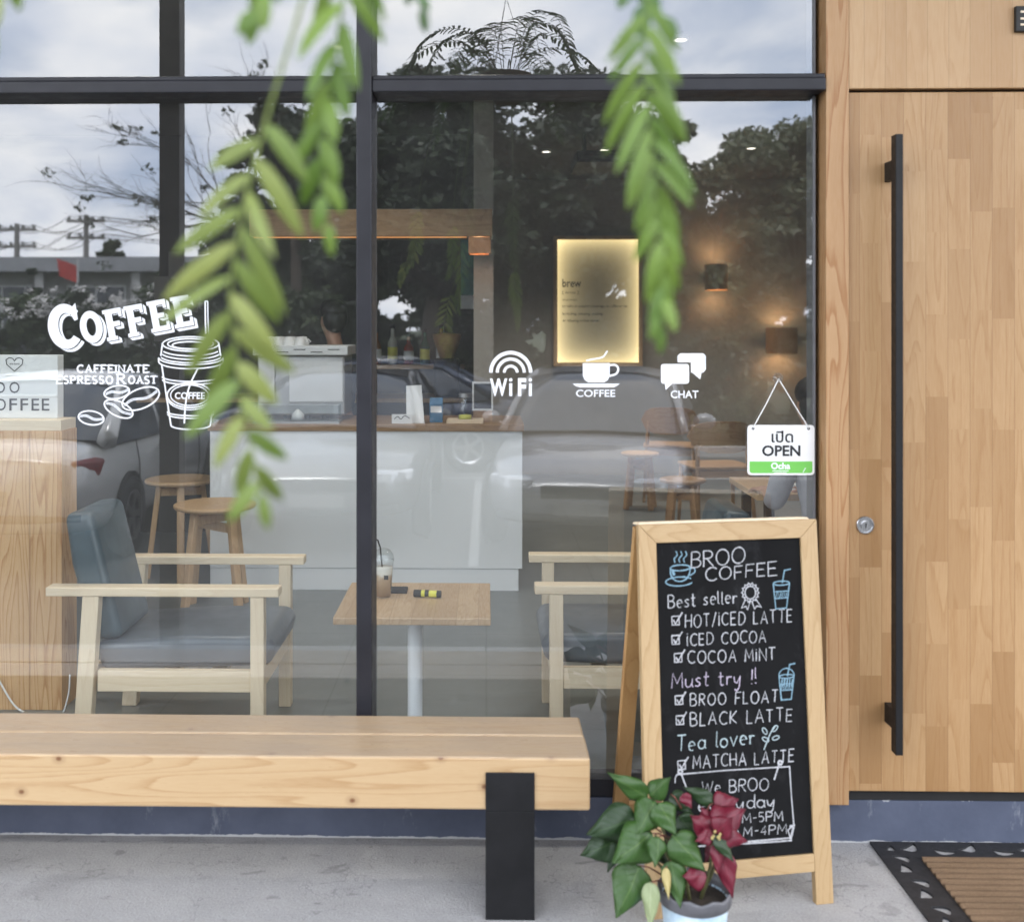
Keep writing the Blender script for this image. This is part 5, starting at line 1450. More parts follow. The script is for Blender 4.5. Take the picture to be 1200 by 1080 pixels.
b = MB(); z0, z1 = CT + .061, CT + .22
for (a, c, e, f) in ((x - .055, x + .06, z0, z0 + .01), (x - .055, x + .06, z1 - .01, z1), (x - .055, x - .046, z0 + .0103, z1 - .0103), (x + .051, x + .06, z0 + .0103, z1 - .0103)): b.box(a, c, 2.815, 2.83, e, f)
b.build('frame', M['white_paint'], t)
b = MB(); b.box(x - .0455, x + .0505, 2.82, 2.828, z0 + .0105, z1 - .0105); b.build('picture', M['in_dark'], t)
t, x = citem('display_case', 348, 2.70, 'low glass display case on the counter in front of the espresso machine', 'display case')
b = MB(); b.box(x - .23, x + .23, 2.67, 2.80, CT + .012, CT + .10); b.build('glass', M['clear'], t)
b = MB(); b.box(x - .235, x + .235, 2.665, 2.805, CT, CT + .0115); b.build('base', M['steel'], t)
ck = thing('cake_slice', (x + .0, 2.735, CT + .0125), 'white cream cake slice inside the display case', 'cake')
b = MB(); b.lathe([(0, 0), (.036, .002), (.034, .03), (.022, .045), (.008, .06), (0, .062)], ck.location, 16, cap=False); b.build('cream', M['white_plastic'], ck, smooth=True)
# back bar
bc = thing('back_bar', (-1.0, 4.6, ZF), 'dark back bar along the kitchen wall', 'back bar')
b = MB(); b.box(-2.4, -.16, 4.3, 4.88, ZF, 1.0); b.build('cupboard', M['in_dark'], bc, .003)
b = MB(); b.box(-2.42, -.15, 4.28, 4.89, 1.0005, 1.03); b.build('top', M['stool_wood'], bc, .003)
b = MB(); b.box(-1.5, -.16, 4.62, 4.89, 1.22, 1.25); b.build('shelf', M['stool_wood'], bc, .003)
gr = thing('coffee_grinder', (-.28, 4.5, 1.031), 'dark coffee grinder with a bean hopper on the back bar', 'grinder')
b = MB(); b.box(-.37, -.19, 4.40, 4.62, 1.031, 1.30); b.build('body', M['black'], gr, .02)
b = MB(); b.lathe([(.05, .27), (.10, .42), (.10, .44), (.0, .45)], (-.28, 4.5, 1.031), 20); b.build('hopper', M['brown_wood'], gr, smooth=True)
M['bottle'] = [mat('bottle_green', (.03, .10, .06), .12, 0, .1, 10), mat('bottle_amber', (.20, .08, .02), .12, 0, .1, 10), mat('bottle_pale', (.42, .42, .36), .2, 0, .1, 10), mat('bottle_red', (.25, .03, .02), .2, 0, .1, 10)]
for k in range(6):
    x = -.92 + .118 * k; hh = .20 + .03 * ((k * 7) % 3)
    bo = thing('bottle', (x, 4.74, 1.2505), ['green syrup bottle at the left end of the back bar shelf', 'amber syrup bottle beside the green one at the left end of the shelf', 'pale clear syrup bottle in the middle of the back bar shelf', 'red syrup bottle in the middle of the back bar shelf', 'green syrup bottle between the red one and the right end of the shelf', 'amber syrup bottle at the right end of the back bar shelf'][k], 'bottle', 'bottles on the back bar shelf')
    b = MB(); b.lathe([(0, 0), (.034, 0), (.036, .01), (.036, hh * .6), (.014, hh * .78), (.013, hh)], bo.location, 14, cap=False); b.build('glass', M['bottle'][(k * 5) % 4], bo, smooth=True)
    b = MB(); b.lathe([(.0135, hh), (.015, hh + .002), (.015, hh + .025), (0, hh + .025)], bo.location, 12); b.build('cap', M['black'], bo)
    b = MB(); b.lathe([(.0365, hh * .15), (.0365, hh * .48)], bo.location, 14, cap=False); b.build('label', M['white_paint'] if k % 2 else M['yellow'], bo, smooth=True)
tp = thing('teal_poster', PX(558, 320, 4.88), 'teal poster on the dark kitchen wall under the copper lamp', 'poster')
M['teal'] = mat('teal', (0.02, 0.16, 0.16), .35, 0, .35, 6)
p0, p1 = PX(540, 362, 4.88), PX(574, 278, 4.88)
b = MB(); b.box(p0.x, p1.x, 4.88, 4.8995, p0.z, p1.z); b.build('sheet', M['teal'], tp)
b = MB(); b.box(p0.x, p1.x, 4.876, 4.8795, p0.z, p0.z + .10); b.build('caption_strip', M['white_paint'], tp)

# ------------------------------------------------------------------ lamps and the lit board
M['lamp_glow'] = emit('lamp_glow', (1.0, 0.62, 0.30), 14.0)
M['down_glow'] = emit('down_glow', (1.0, 0.93, 0.82), 4.0)
M['copper'] = mat('copper', (0.50, 0.24, 0.11), .4, .3, .15, 12)
cl = thing('copper_lamp', PX(563, 286, 3.0), 'small copper box lamp under the end of the wooden beam', 'lamp')
a0, a1 = PX(549, 297, 3.12), PX(575, 276, 3.12)
b = MB()
for (x0, x1, y0, y1) in ((a0.x, a1.x, 3.12, 3.128), (a0.x, a1.x, 3.25, 3.258), (a0.x, a0.x + .008, 3.1285, 3.2495), (a1.x - .008, a1.x, 3.1285, 3.2495)): b.box(x0, x1, y0, y1, a0.z, a1.z - .008)
b.build('shade', M['copper'], cl)
b = MB(); b.blob((a0.x + .06, 3.19, a1.z - .045), (.028, .028, .03), 12, 8); b.build('bulb', M['lamp_glow'], cl, smooth=True)
def sconce(u0, v0, u1, v1, label):
    Y = 7.22; p0, p1 = PX(u0, v1, Y), PX(u1, v0, Y); x = (p0.x + p1.x) / 2; r = (p1.x - p0.x) / 2
    t = thing('wall_lamp', (x, Y, p0.z), label, 'lamp')
    b = MB(); n = 24; b.lathe([(r, 0), (r, p1.z - p0.z)], (x, Y, p0.z), n, cap=False); b.lathe([(r - .006, p1.z - p0.z), (r - .006, 0)], (x, Y, p0.z), n, cap=False); b.build('shade', M['brown_wood'], t, fixn=False)
    b = MB(); b.blob((x, Y, (p0.z + p1.z) / 2), (.045, .045, .06), 12, 8); b.build('bulb', M['lamp_glow'], t, smooth=True)
    for dz in (-.2, .2):
        ll = bpy.data.lights.new('bulb_light', 'POINT'); ll.energy = .6; ll.color = (1.0, .66, .36); ll.shadow_soft_size = .05
        lo_ = bpy.data.objects.new('bulb_light', ll); COL.objects.link(lo_); lo_.parent = t; lo_.location = (0, 0, (p1.z - p0.z) / 2 + dz)
    b = MB(); b.box(x - .04, x + .04, Y + .13, 7.399, (p0.z + p1.z) / 2 - .05, (p0.z + p1.z) / 2 + .05); b.box(x - .012, x + .012, Y + .04, Y + .1295, (p0.z + p1.z) / 2 - .012, (p0.z + p1.z) / 2 + .012); b.build('bracket', M['black'], t)
sconce(826, 310, 853, 340, 'brown cylinder wall lamp glowing up and down, right of the lit board')
sconce(898, 384, 934, 414, 'brown cylinder wall lamp low down above the OPEN sign')
lb = thing('lit_board', PX(700, 425, 7.3), 'warm backlit board reading brew on the grey back wall', 'lit sign')
l0, l1 = PX(653, 424.5, 7.30), PX(748, 281, 7.30)
b = MB()
for (x0, x1, z0, z1) in ((l0.x - .035, l0.x, l0.z - .035, l1.z + .035), (l1.x, l1.x + .035, l0.z - .035, l1.z + .035), (l0.x + .0005, l1.x - .0005, l0.z - .035, l0.z), (l0.x + .0005, l1.x - .0005, l1.z, l1.z + .035)): b.box(x0, x1, 7.26, 7.399, z0, z1)
b.build('frame', M['stool_wood'], lb)
# opal sheet lit by tubes hidden behind its rim: brightest near the tubes
t_ = NT('opal_board'); v_ = t_.n.new('ShaderNodeTexCoord'); sp_ = t_.n.new('ShaderNodeSeparateXYZ'); t_.l.new(v_.outputs['Generated'], sp_.inputs[0])
def edge(a): return t_.math('MINIMUM', a, t_.math('SUBTRACT', 1.0, a))
ex_ = t_.math('MULTIPLY', edge(sp_.outputs[0]), .75); ez_ = t_.math('MULTIPLY', edge(sp_.outputs[2]), 1.13)
g_ = t_.math('ADD', t_.math('POWER', 2.718, t_.math('MULTIPLY', ex_, -11.0)), t_.math('POWER', 2.718, t_.math('MULTIPLY', ez_, -11.0)))
t_.pset(Base_Color=(.35, .33, .27), Roughness=.4, Emission_Color=(1.0, .76, .36), Emission_Strength=t_.math('MULTIPLY_ADD', g_, .55, .025)); M['opal'] = t_.m
b = MB(); b.box(l0.x + .0005, l1.x - .0005, 7.28, 7.3, l0.z + .0005, l1.z - .0005); b.build('opal_sheet', M['opal'], lb)
dr = Draw((0, 7.2795, 0), (0, -1, 0), .002)
dr.text('brew', (659, 327, 681, 336.5), .012); dr.text('[ broo ]', (659, 341, 678, 345), 0); dr.text('verb (used with object)', (659, 350, 676, 353), 0)
dr.text('to make or prepare a beverage, as coffee or tea', (659, 357, 735, 361), .006); dr.text('by boiling, steeping, soaking,', (659, 366, 707, 370), .006); dr.text('or infusing in hot water.', (659, 374, 703, 378), .006)
dr.build('lettering', M['sign_black'], lb)
for (u, v) in ((448, 175), (708, 174), (398, 52), (797, 44), (640, 176), (880, 172), (560, -70), (150, -72), (980, -70), (-250, -75)):  # seen downlights come first; the later ones are added to brighten the room
    d_ = ray(u, v); k = (2.945 - EYE) / d_.z; q = Vector((0, -CAMD, EYE)) + d_ * k
    t = thing('downlight', (q.x, q.y, 2.93), 'small round downlight in the dark cafe ceiling, some of them added as fill', 'ceiling light', 'downlights in the cafe ceiling')
    b = MB(); b.lathe([(.042, .0195), (.042, .006), (.038, .0), (.032, .0), (.032, .0195)], (q.x, q.y, 2.93), 24, cap=False); b.build('ring', M['white_plastic'], t, smooth=False)
    b = MB(); b.lathe([(0, .012), (.0315, .012)], (q.x, q.y, 2.93), 20, cap=False); b.build('lens', M['down_glow'], t)
    ll = bpy.data.lights.new('downlight_or_fill_beam', 'SPOT'); ll.energy = 40 if q.y > 4 else 24; ll.spot_size = R(125); ll.spot_blend = .8; ll.color = (1.0, .94, .86); ll.shadow_soft_size = .04
    lo_ = bpy.data.objects.new('downlight_or_fill_beam', ll); COL.objects.link(lo_); lo_.parent = t; lo_.location = (0, 0, -.012)
q = PX(712, 182, 4.6)
ac = thing('ceiling_vent', (q.x, 4.8, 2.7), 'black slab of a ceiling air unit above the lit board', 'air conditioner')
a0, a1 = PX(676, 190, 4.6), PX(775, 176, 4.6)
b = MB(); b.box(a0.x, a1.x, 4.6, 5.2, a0.z, a1.z); b.build('casing', M['black'], ac, .006)
b = MB()
for x in (a0.x + .08, a1.x - .08): b.box(x - .01, x + .01, 4.85, 4.95, a1.z + .0005, 2.9495)
b.build('hanger', M['black'], ac)
b = MB(); b.box(a0.x + .03, a1.x - .03, 4.594, 4.5995, a0.z + .02, a0.z + .045); b.build('outlet_slot', M['in_dark'], ac)

# ------------------------------------------------------------------ people
def skin_body(name, J, E, root, m, parent, sub=2):
    """one continuous surface grown over a skeleton; J: name -> (point, radius)"""
    off = absloc(parent); names = list(J)
    me = bpy.data.meshes.new(name)
    me.from_pydata([tuple(Vector(J[k][0]) - off) for k in names], [(names.index(a), names.index(c)) for a, c in E], [])
    me.materials.append(m)
    o = bpy.data.objects.new(name, me); COL.objects.link(o); o.parent = parent
    sk = o.modifiers.new('skin', 'SKIN'); sk.use_smooth_shade = True; sk.branch_smoothing = 0.6
    lay = me.skin_vertices[0] if len(me.skin_vertices) else None
    if lay is None:
        bpy.context.view_layer.objects.active = o; bpy.ops.mesh.customdata_skin_add(); lay = me.skin_vertices[0]
    for i, k in enumerate(names):
        r_ = J[k][1]; lay.data[i].radius = r_ if isinstance(r_, tuple) else (r_, r_); lay.data[i].use_root = (k == root)
    ss = o.modifiers.new('subsurf', 'SUBSURF'); ss.levels = sub; ss.render_levels = sub
    return o
def person(loc, rot, label, shirt, sc=1.0, seated=False, head_tilt=.0, reach=.3, group=None):
    t = thing('person', loc, label, 'person')
    cs, sn = math.cos(rot), math.sin(rot)
    T = lambda x, y, z: Vector((loc[0] + (x * cs - y * sn) * sc, loc[1] + (x * sn + y * cs) * sc, loc[2] + z * sc))
    hp = .50 if seated else .92                                  # pelvis height; faces +y locally
    J = {}; E = []
    def j(k, x, y, z, r, par=None):
        J[k] = (T(x, y, z), r * sc if not isinstance(r, tuple) else (r[0] * sc, r[1] * sc))
        if par: E.append((par, k))
    lean = .10 if seated else .04
    j('pelvis', 0, 0, hp, .085); j('waist', 0, lean * .3, hp + .18, .085, 'pelvis'); j('chest', 0, lean, hp + .37, .095, 'waist'); j('neck0', 0, lean * 1.15, hp + .47, .060, 'chest')
    j('neck', 0, lean * 1.35, hp + .525, .054, 'neck0'); hy = lean * 1.4 + head_tilt * .06; hd = -.03
    j('jaw', 0, hy + .025, hp + .605, .068, 'neck'); j('skull', 0, hy + .01, hp + .70, .088, 'jaw'); j('crown', 0, hy - .005, hp + .755, .06, 'skull')
    j('nose', 0, hy + .108, hp + .665, .014, 'skull')
    for s_ in (-1, 1):
        k = 'L' if s_ < 0 else 'R'
        j('ear' + k, s_ * .078, hy, hp + .672, .015, 'skull')
        j('shoulder' + k, s_ * .155, lean, hp + .465, .055, 'chest'); j('elbow' + k, s_ * .175, lean + .10 + reach * .2, hp + .22, .040, 'shoulder' + k)
        j('wrist' + k, s_ * .13, lean + .20 + reach, hp + .25, .026, 'elbow' + k); j('palm' + k, s_ * .115, lean + .27 + reach, hp + .245, (.036, .016), 'wrist' + k)
        for q in range(4):
            fx = s_ * .115 + (q - 1.5) * .019; ln = (.065, .075, .07, .055)[q]
            j('f%d%s' % (q, k), fx, lean + .31 + reach, hp + .245, .009, 'palm' + k); j('g%d%s' % (q, k), fx, lean + .31 + reach + ln * .8, hp + .222, .0075, 'f%d%s' % (q, k))
        j('th' + k, s_ * .115 - s_ * .042, lean + .27 + reach, hp + .235, .010, 'palm' + k); j('ti' + k, s_ * .115 - s_ * .055, lean + .305 + reach, hp + .225, .008, 'th' + k)
        if seated:
            j('knee' + k, s_ * .11, .43, hp - .02, .062, 'pelvis'); j('ankle' + k, s_ * .11, .42, .09, .042, 'knee' + k)
        else:
            j('hip' + k, s_ * .09, 0, hp - .08, .085, 'pelvis'); j('knee' + k, s_ * .10, .02, hp - .44, .060, 'hip' + k); j('ankle' + k, s_ * .10, 0, .09, .042, 'knee' + k)
        j('heel' + k, J and s_ * .10, (.42 if seated else 0.0), .04, .038, 'ankle' + k); j('toe' + k, s_ * .11, (.42 if seated else 0.0) + .16, .03, .032, 'heel' + k)
    body = skin_body('body', J, E, 'pelvis', M['skin'], t)
    # clothes: the same skeleton a little thicker
    CJ = {}; CE = []
    for k in ('pelvis', 'waist', 'chest', 'neck0'): CJ[k] = (J[k][0], J[k][1] + (.062 if k == 'pelvis' else .045) * sc)
    CJ['collar'] = (J['neck0'][0].lerp(J['neck'][0], .45), .070 * sc)
    CE = [('pelvis', 'waist'), ('waist', 'chest'), ('chest', 'neck0'), ('neck0', 'collar')]
    for k in 'LR':
        CJ['shoulder' + k] = (J['shoulder' + k][0], .074 * sc); CJ['elbow' + k] = (J['elbow' + k][0], .053 * sc); CE += [('chest', 'shoulder' + k), ('shoulder' + k, 'elbow' + k)]
        CJ['cuff' + k] = (J['elbow' + k][0].lerp(J['wrist' + k][0], .35), .047 * sc); CE += [('elbow' + k, 'cuff' + k)]
    skin_body('shirt', CJ, CE, 'pelvis', shirt, t)
    TJ = {'pelvis': (J['pelvis'][0] - Vector((0, 0, .02)), (.142 * sc)), 'band': (J['pelvis'][0] + Vector((0, 0, .10 * sc)), .125 * sc)}; TE = [('pelvis', 'band')]
    for k in 'LR':
        pv = 'pelvis'
        for q in ('knee',):
            TJ[q + k] = (J[q + k][0], J[q + k][1] + .024 * sc); TE.append((pv, q + k)); pv = q + k
        TJ['ankle' + k] = (J['ankle' + k][0], .056 * sc); TE.append((pv, 'ankle' + k))
    skin_body('trousers', TJ, TE, 'pelvis', M['trousers'], t)
    b = MB(); rot_ = Matrix.Rotation(rot, 3, 'Z')
    b.blob(T(0, hy - .012, hp + .738), (.094 * sc, .104 * sc, .078 * sc), 18, 12, rot_); b.blob(T(0, hy - .042, hp + .680), (.093 * sc, .072 * sc, .100 * sc), 14, 8, rot_)
    h_ = b.build('hair', M['hair'], t, smooth=True)
    for s_ in (-1, 1):
        b = MB(); b.blob(T(s_ * .03, hy + .084, hp + .682), (.010 * sc, .007 * sc, .006 * sc), 8, 6, rot_); b.build('eye', M['sign_black'], t, smooth=True)
        b = MB(); b.tube([T(s_ * .045, hy + .080, hp + .702), T(s_ * .018, hy + .090, hp + .704)], .004 * sc, 5); b.build('eyebrow', M['hair'], t)
    b = MB(); b.tube([T(-.022, hy + .074, hp + .612), T(0, hy + .084, hp + .611), T(.022, hy + .074, hp + .612)], .0045 * sc, 6); b.build('lips', mat('lips', (.35, .14, .11), .5), t, smooth=True)
    for k in 'LR':
        b = MB(); a_ = J['heel' + k][0]; c_ = J['toe' + k][0]; b.tube([a_ - (c_ - a_) * .25 + Vector((0, 0, .012)), a_ * .5 + c_ * .5 + Vector((0, 0, .012)), c_ + (c_ - a_) * .12], [.043 * sc, .046 * sc, .036 * sc], 10); b.build('shoe', M['black'], t, smooth=True)
    return t
q = PX(397, 385, 3.62); person((q.x, 3.62, ZF), R(38), 'barista in a dark shirt standing behind the espresso machine, head bowed', M['shirt_dark'], .92, False, .5, .12)
person((1.435, 1.30, ZF), R(12), 'guest with dark hair in a grey shirt, seated half hidden behind the wooden pillar', M['shirt_grey'], .92, True, .5, .10)
sq = [o for o in bpy.data.objects if o.get('category') == 'person'][-1]
stool((sq.location.x, sq.location.y, ZF), .335, .17, M['brown_wood'], 'wooden stool under the seated guest behind the pillar')

# ------------------------------------------------------------------ across the car park: what the window mirrors
# posts and notices just beyond the kerb
pp0, pp1 = RX(190.5, 400, -2.1), RX(214, 400, -2.1)
np_ = thing('notice_post', ((pp0.x + pp1.x) / 2, -2.1, -.32), 'grey square steel post with paper notices at the edge of the pavement', 'post')
b = MB(); b.box(pp0.x, pp1.x, -2.15, -2.05, -.32, 4.199); b.build('post', mat('post_grey', (.15, .145, .14), .7, 0, .2, 8, bump=.1, stretch=(1, 1, .2)), np_, .004)
b = MB(); b.box(pp0.x - .05, pp1.x + .05, -2.2, -2.0, -.319, -.305); b.build('base_plate', M['black_steel'], np_)
np2 = copy_tree(np_); np2.location.x = 3.4; np2['label'] = 'grey square steel post holding the far right end of the canopy'
M['paper'] = mat('paper', (.55, .54, .50), .9, 0, .12, 8)
for (u0, v0, u1, v1, y) in ((198, 295, 216, 327, -2.0455), (181, 324, 199, 400, -2.046), (206, 323, 232, 366, -2.0465)):
    a, c = RX(u0, v1, y), RX(u1, v0, y); b = MB(); b.box(min(a.x, c.x), max(a.x, c.x), y - .003, y, a.z, c.z); b.build('notice', M['paper'], np_)

# cars
def paint(name, c, rough=.28, metal=.2):
    t = NT(name); n = t.noise(t.coord(), 900, 2)
    t.pset(Base_Color=t.ramp(n, [(.3, tuple(x * .85 for x in c)), (.7, tuple(min(1, x * 1.12) for x in c))]), Roughness=rough, Metallic=metal)
    t.p.inputs['Coat Weight'].default_value = .8; t.p.inputs['Coat Roughness'].default_value = .05
    return t.m
M['car_glass'] = mat('car_glass', (.075, .085, .10), .06, 0, .1, 3)
M['tail'] = mat('tail_red', (.20, .006, .010), .2, 0, .1, 30)
M['lampglass'] = mat('lamp_glass', (.55, .56, .58), .15, .3, .1, 30)
M['plate'] = mat('plate', (.28, .28, .27), .5, 0, .05, 30)
def car(loc, rot, m, label, suv=0.0):
    t = thing('parked_car', loc, label, 'car')
    t.rotation_euler = (0, 0, rot)
    B = MB(); st = [(-2.2, .62, .40, .78), (-2.14, .76, .30, .92 + suv * .5), (-1.75, .84, .22, .965 + suv * .3), (-1.2, .865, .20, .955), (-.4, .87, .19, .935), (.4, .87, .19, .925), (.95, .865, .20, .915), (1.45, .85, .21, .85 + suv * .4), (1.95, .78, .25, .75 + suv * .4), (2.16, .66, .30, .64 + suv * .3), (2.22, .5, .36, .56)]
    N = 14
    for (y, hw, zb, zt) in st:
        hgt = zt - zb
        pr = [(0, zb), (hw * .8, zb), (hw * .96, zb + hgt * .10), (hw, zb + hgt * .32), (hw * .995, zb + hgt * .6), (hw * .965, zb + hgt * .82), (hw * .88, zt - .015), (hw * .5, zt + .012)]
        ring = pr + [(0, zt + .02)] + [(-x, z) for x, z in pr[1:][::-1]]
        B.v += [(x, y, z) for x, z in ring]; n = len(ring)
    for i in range(len(st) - 1):
        for k in range(n): B.f.append([i * n + k, i * n + (k + 1) % n, (i + 1) * n + (k + 1) % n, (i + 1) * n + k]); B.m.append(0)
    B.f.append(list(range(n))[::-1]); B.m.append(0); B.f.append([(len(st) - 1) * n + k for k in range(n)]); B.m.append(0)
    def bb(mb, name, mt, par=t, **k):
        o = mb.build(name, mt, None, **k); o.parent = par; return o
    body = bb(B, 'body', m, smooth=True, subsurf=1)
    # greenhouse: side glass, windscreens, then roof and pillars in body colour
    roof = 1.43 + suv
    gs = [(-1.72 - suv, .80, .965), (-1.35 - suv * 2, .74, 1.17 + suv * .7), (-1.0 - suv * 2, .66, roof - .055), (-.5, .63, roof), (0.0, .63, roof + .005), (.38, .645, roof - .04), (.72, .72, 1.21 + suv * .4), (1.12, .79, .93)]
    G = MB(); n2 = 7
    def sect(y, hw, z):
        hb = .815 - max(0, (abs(y) - .9)) * .05
        zb = .90
        return [(hb, y, zb), (hb * .5 + hw * .5 + .02, y, zb * .5 + z * .5), (hw, y, z - .05 if z > 1.1 else z - .01), (hw * .55, y, z), (0, y, z + .012), (-hw * .55, y, z), (-hw, y, z - .05 if z > 1.1 else z - .01), (-(hb * .5 + hw * .5 + .02), y, zb * .5 + z * .5), (-hb, y, zb)]
    secs = [sect(*g) for g in gs]
    for s_ in secs: G.v += s_
    m9 = 9
    for i in range(len(gs) - 1):
        for k in range(m9 - 1): G.f.append([i * m9 + k, i * m9 + k + 1, (i + 1) * m9 + k + 1, (i + 1) * m9 + k]); G.m.append(0)
    bb(G, 'windows', M['car_glass'], smooth=True)
    Rf = MB()
    up = lambda p, d=.008: (p[0] * (1 + d * .8), p[1], p[2] + d)
    for i in (2, 3, 4): Rf.add([up(p) for p in secs[i][2:7]] + [up(p) for p in secs[i + 1][2:7]], [(k, k + 1, 5 + k + 1, 5 + k) for k in range(4)])
    for s_ in (2, 6):
        Rf.tube([up(secs[i][s_], .004) for i in range(5, 8)], [.035, .035, .04], 6); Rf.tube([up(secs[i][s_], .004) for i in (2, 1, 0)], [.04, .06, .085], 6)
        Rf.tube([up(secs[i][s_], .002) for i in range(2, 6)], .03, 6)
        e = 0 if s_ == 2 else 8
        bp = secs[3][e]; Rf.tube([(bp[0] * .99, -.35, bp[2]), (secs[3][s_][0] * 1.01, -.35, secs[3][s_][2])], .035, 6)
    bb(Rf, 'roof', m, smooth=True)
    for (x, y) in ((-.76, -1.32), (.76, -1.32), (-.76, 1.38), (.76, 1.38)):
        s_ = 1 if x > 0 else -1
        def wl_(prof, nn=28):
            q = MB(); q.lathe(prof, (0, 0, 0), nn, cap=False); w_ = MB(); w_.add([(x + s_ * zz, y + xx, .315 + yy) for xx, yy, zz in q.v], q.f); return w_
        wh = bb(wl_([(.0, -.02), (.30, -.02), (.315, .01), (.315, .10), (.29, .125), (.205, .125), (.20, .10), (.0, .10)]), 'wheel', M['rubber'], smooth=True)
        rm = MB()
        q = wl_([(.0, .105), (.05, .112), (.05, .118), (.0, .12)]); rm.v += q.v; rm.f += q.f; rm.m += q.m
        q = wl_([(.175, .108), (.205, .122), (.205, .130), (.18, .118)]); o_ = len(rm.v); rm.v += q.v; rm.f += [[i + o_ for i in f] for f in q.f]; rm.m += q.m
        for k in range(5):
            a = 2 * math.pi * k / 5; rm.bar((x + s_ * .113, y + .04 * math.cos(a), .315 + .04 * math.sin(a)), (x + s_ * .118, y + .185 * math.cos(a), .315 + .185 * math.sin(a)), .05, .012, (1, 0, 0))
        bb(rm, 'rim', M['steel'], wh)
        ar = wl_([(.0, .085), (.355, .085), (.355, .1105), (.318, .1115)]); bb(ar, 'wheel_arch', M['black'])
    for s_ in (-1, 1):
        q = MB(); q.hexa([(s_ * x_, y_, .55) for x_, y_ in ((.38, 2.215), (.60, 2.175), (.775, 1.94), (.5, 2.0))], [(s_ * x_, y_, .665) for x_, y_ in ((.38, 2.17), (.60, 2.125), (.79, 1.86), (.5, 1.95))]); bb(q, 'headlight', M['lampglass'], bevel=.03)
        q = MB(); q.hexa([(s_ * x_, y_, .68) for x_, y_ in ((.50, -2.165), (.70, -2.12), (.80, -1.86), (.60, -1.95))], [(s_ * x_, y_, .845) for x_, y_ in ((.50, -2.15), (.70, -2.10), (.845, -1.80), (.60, -1.95))]); bb(q, 'tail_light', M['tail'], bevel=.03)
        q = MB(); q.blob((s_ * .96, .72, 1.0), (.10, .06, .075), 12, 8); q.bar((s_ * .82, .74, .95), (s_ * .93, .72, .97), .04, .03); bb(q, 'mirror', m, smooth=True)
        q = MB(); q.bar((s_ * .872, -.62, .80), (s_ * .872, -.42, .80), .02, .025); bb(q, 'door_handle', m, smooth=False)
        q = MB()
        for yy in (.78, -.35, -1.12): q.tube([(s_ * .845, yy, .32), (s_ * .872, yy, .5), (s_ * .869, yy, .72), (s_ * .838, yy, .90)], .006, 5)
        bb(q, 'door_gaps', M['black'])
    q = MB(); q.box(-.32, .32, 2.155, 2.215, .50, .60); bb(q, 'grille', M['black'], bevel=.01)
    q = MB(); q.box(-.22, .22, 2.2185, 2.228, .38, .48); q.box(-.22, .22, -2.216, -2.206, .52, .63); bb(q, 'number_plate', M['plate'])
    q = MB(); q.tube([(-.66, 2.135, .36), (-.4, 2.215, .35), (.4, 2.215, .35), (.66, 2.135, .36)], .035, 8); q.tube([(-.74, -2.11, .42), (-.4, -2.20, .42), (.4, -2.20, .42), (.74, -2.11, .42)], .03, 8); bb(q, 'bumper_trim', M['rubber'], smooth=True)
    return t
silver, white_, grey_, dark_ = paint('paint_silver', (.60, .60, .585)), paint('paint_white', (.13, .13, .13), .3, .3), paint('paint_grey', (.27, .275, .29)), paint('paint_navy', (.03, .045, .08))
ZL = -.316
car((-3.75, -6.95, ZL), R(180), silver, 'silver saloon parked tail towards the window with a red tail light and alloy wheel showing')
car((-1.38, -7.85, ZL), R(0), white_, 'pale car parked nose towards the window, its windscreen mirrored above the counter')
car((1.12, -7.45, ZL), R(10), grey_, 'grey car parked at a slant, mirrored in the pane behind the chalkboard', .02)
car((6.9, -10.9, ZL), R(84), silver, 'silver car parked sideways at the far right behind the slanting grey one', .05)
car((-1.55, -11.6, ZL), R(90), dark_, 'dark blue car parked sideways behind the pale car')

# trees and shrubs
def leaves_mesh(name, centers, sizes, m, parent, dens, leaf, flat=.75):
    """many leaf-sized quads in clumps"""
    pts = []
    for (c, s_), n in zip(zip(centers, sizes), dens):
        v = NP.normal(size=(n, 3)); v /= np.linalg.norm(v, axis=1)[:, None] + 1e-9
        rr = NP.random(n)[:, None] ** .45
        pts.append(np.array(c)[None] + v * rr * np.array(s_)[None])
    P = np.concatenate(pts); n = len(P)
    a = NP.normal(size=(n, 3)); a /= np.linalg.norm(a, axis=1)[:, None]; a[:, 2] *= flat
    h = NP.normal(size=(n, 3)); b_ = np.cross(a, h); b_ /= np.linalg.norm(b_, axis=1)[:, None] + 1e-9
    L = leaf * NP.uniform(.6, 1.3, size=(n, 1))
    V = np.stack([P - a * L, P + b_ * L * .42, P + a * L, P - b_ * L * .42], 1).reshape(-1, 3) - np.array(absloc(parent))[None]
    me = bpy.data.meshes.new(name)
    me.vertices.add(4 * n); me.vertices.foreach_set('co', V.astype(np.float32).ravel())
    me.loops.add(4 * n); me.loops.foreach_set('vertex_index', np.arange(4 * n, dtype=np.int32))
    me.polygons.add(n); me.polygons.foreach_set('loop_start', np.arange(0, 4 * n, 4, dtype=np.int32)); me.polygons.foreach_set('loop_total', np.full(n, 4, dtype=np.int32))
    me.update(calc_edges=True); me.materials.append(m)
    o = bpy.data.objects.new(name, me); COL.objects.link(o); o.parent = parent
    return o
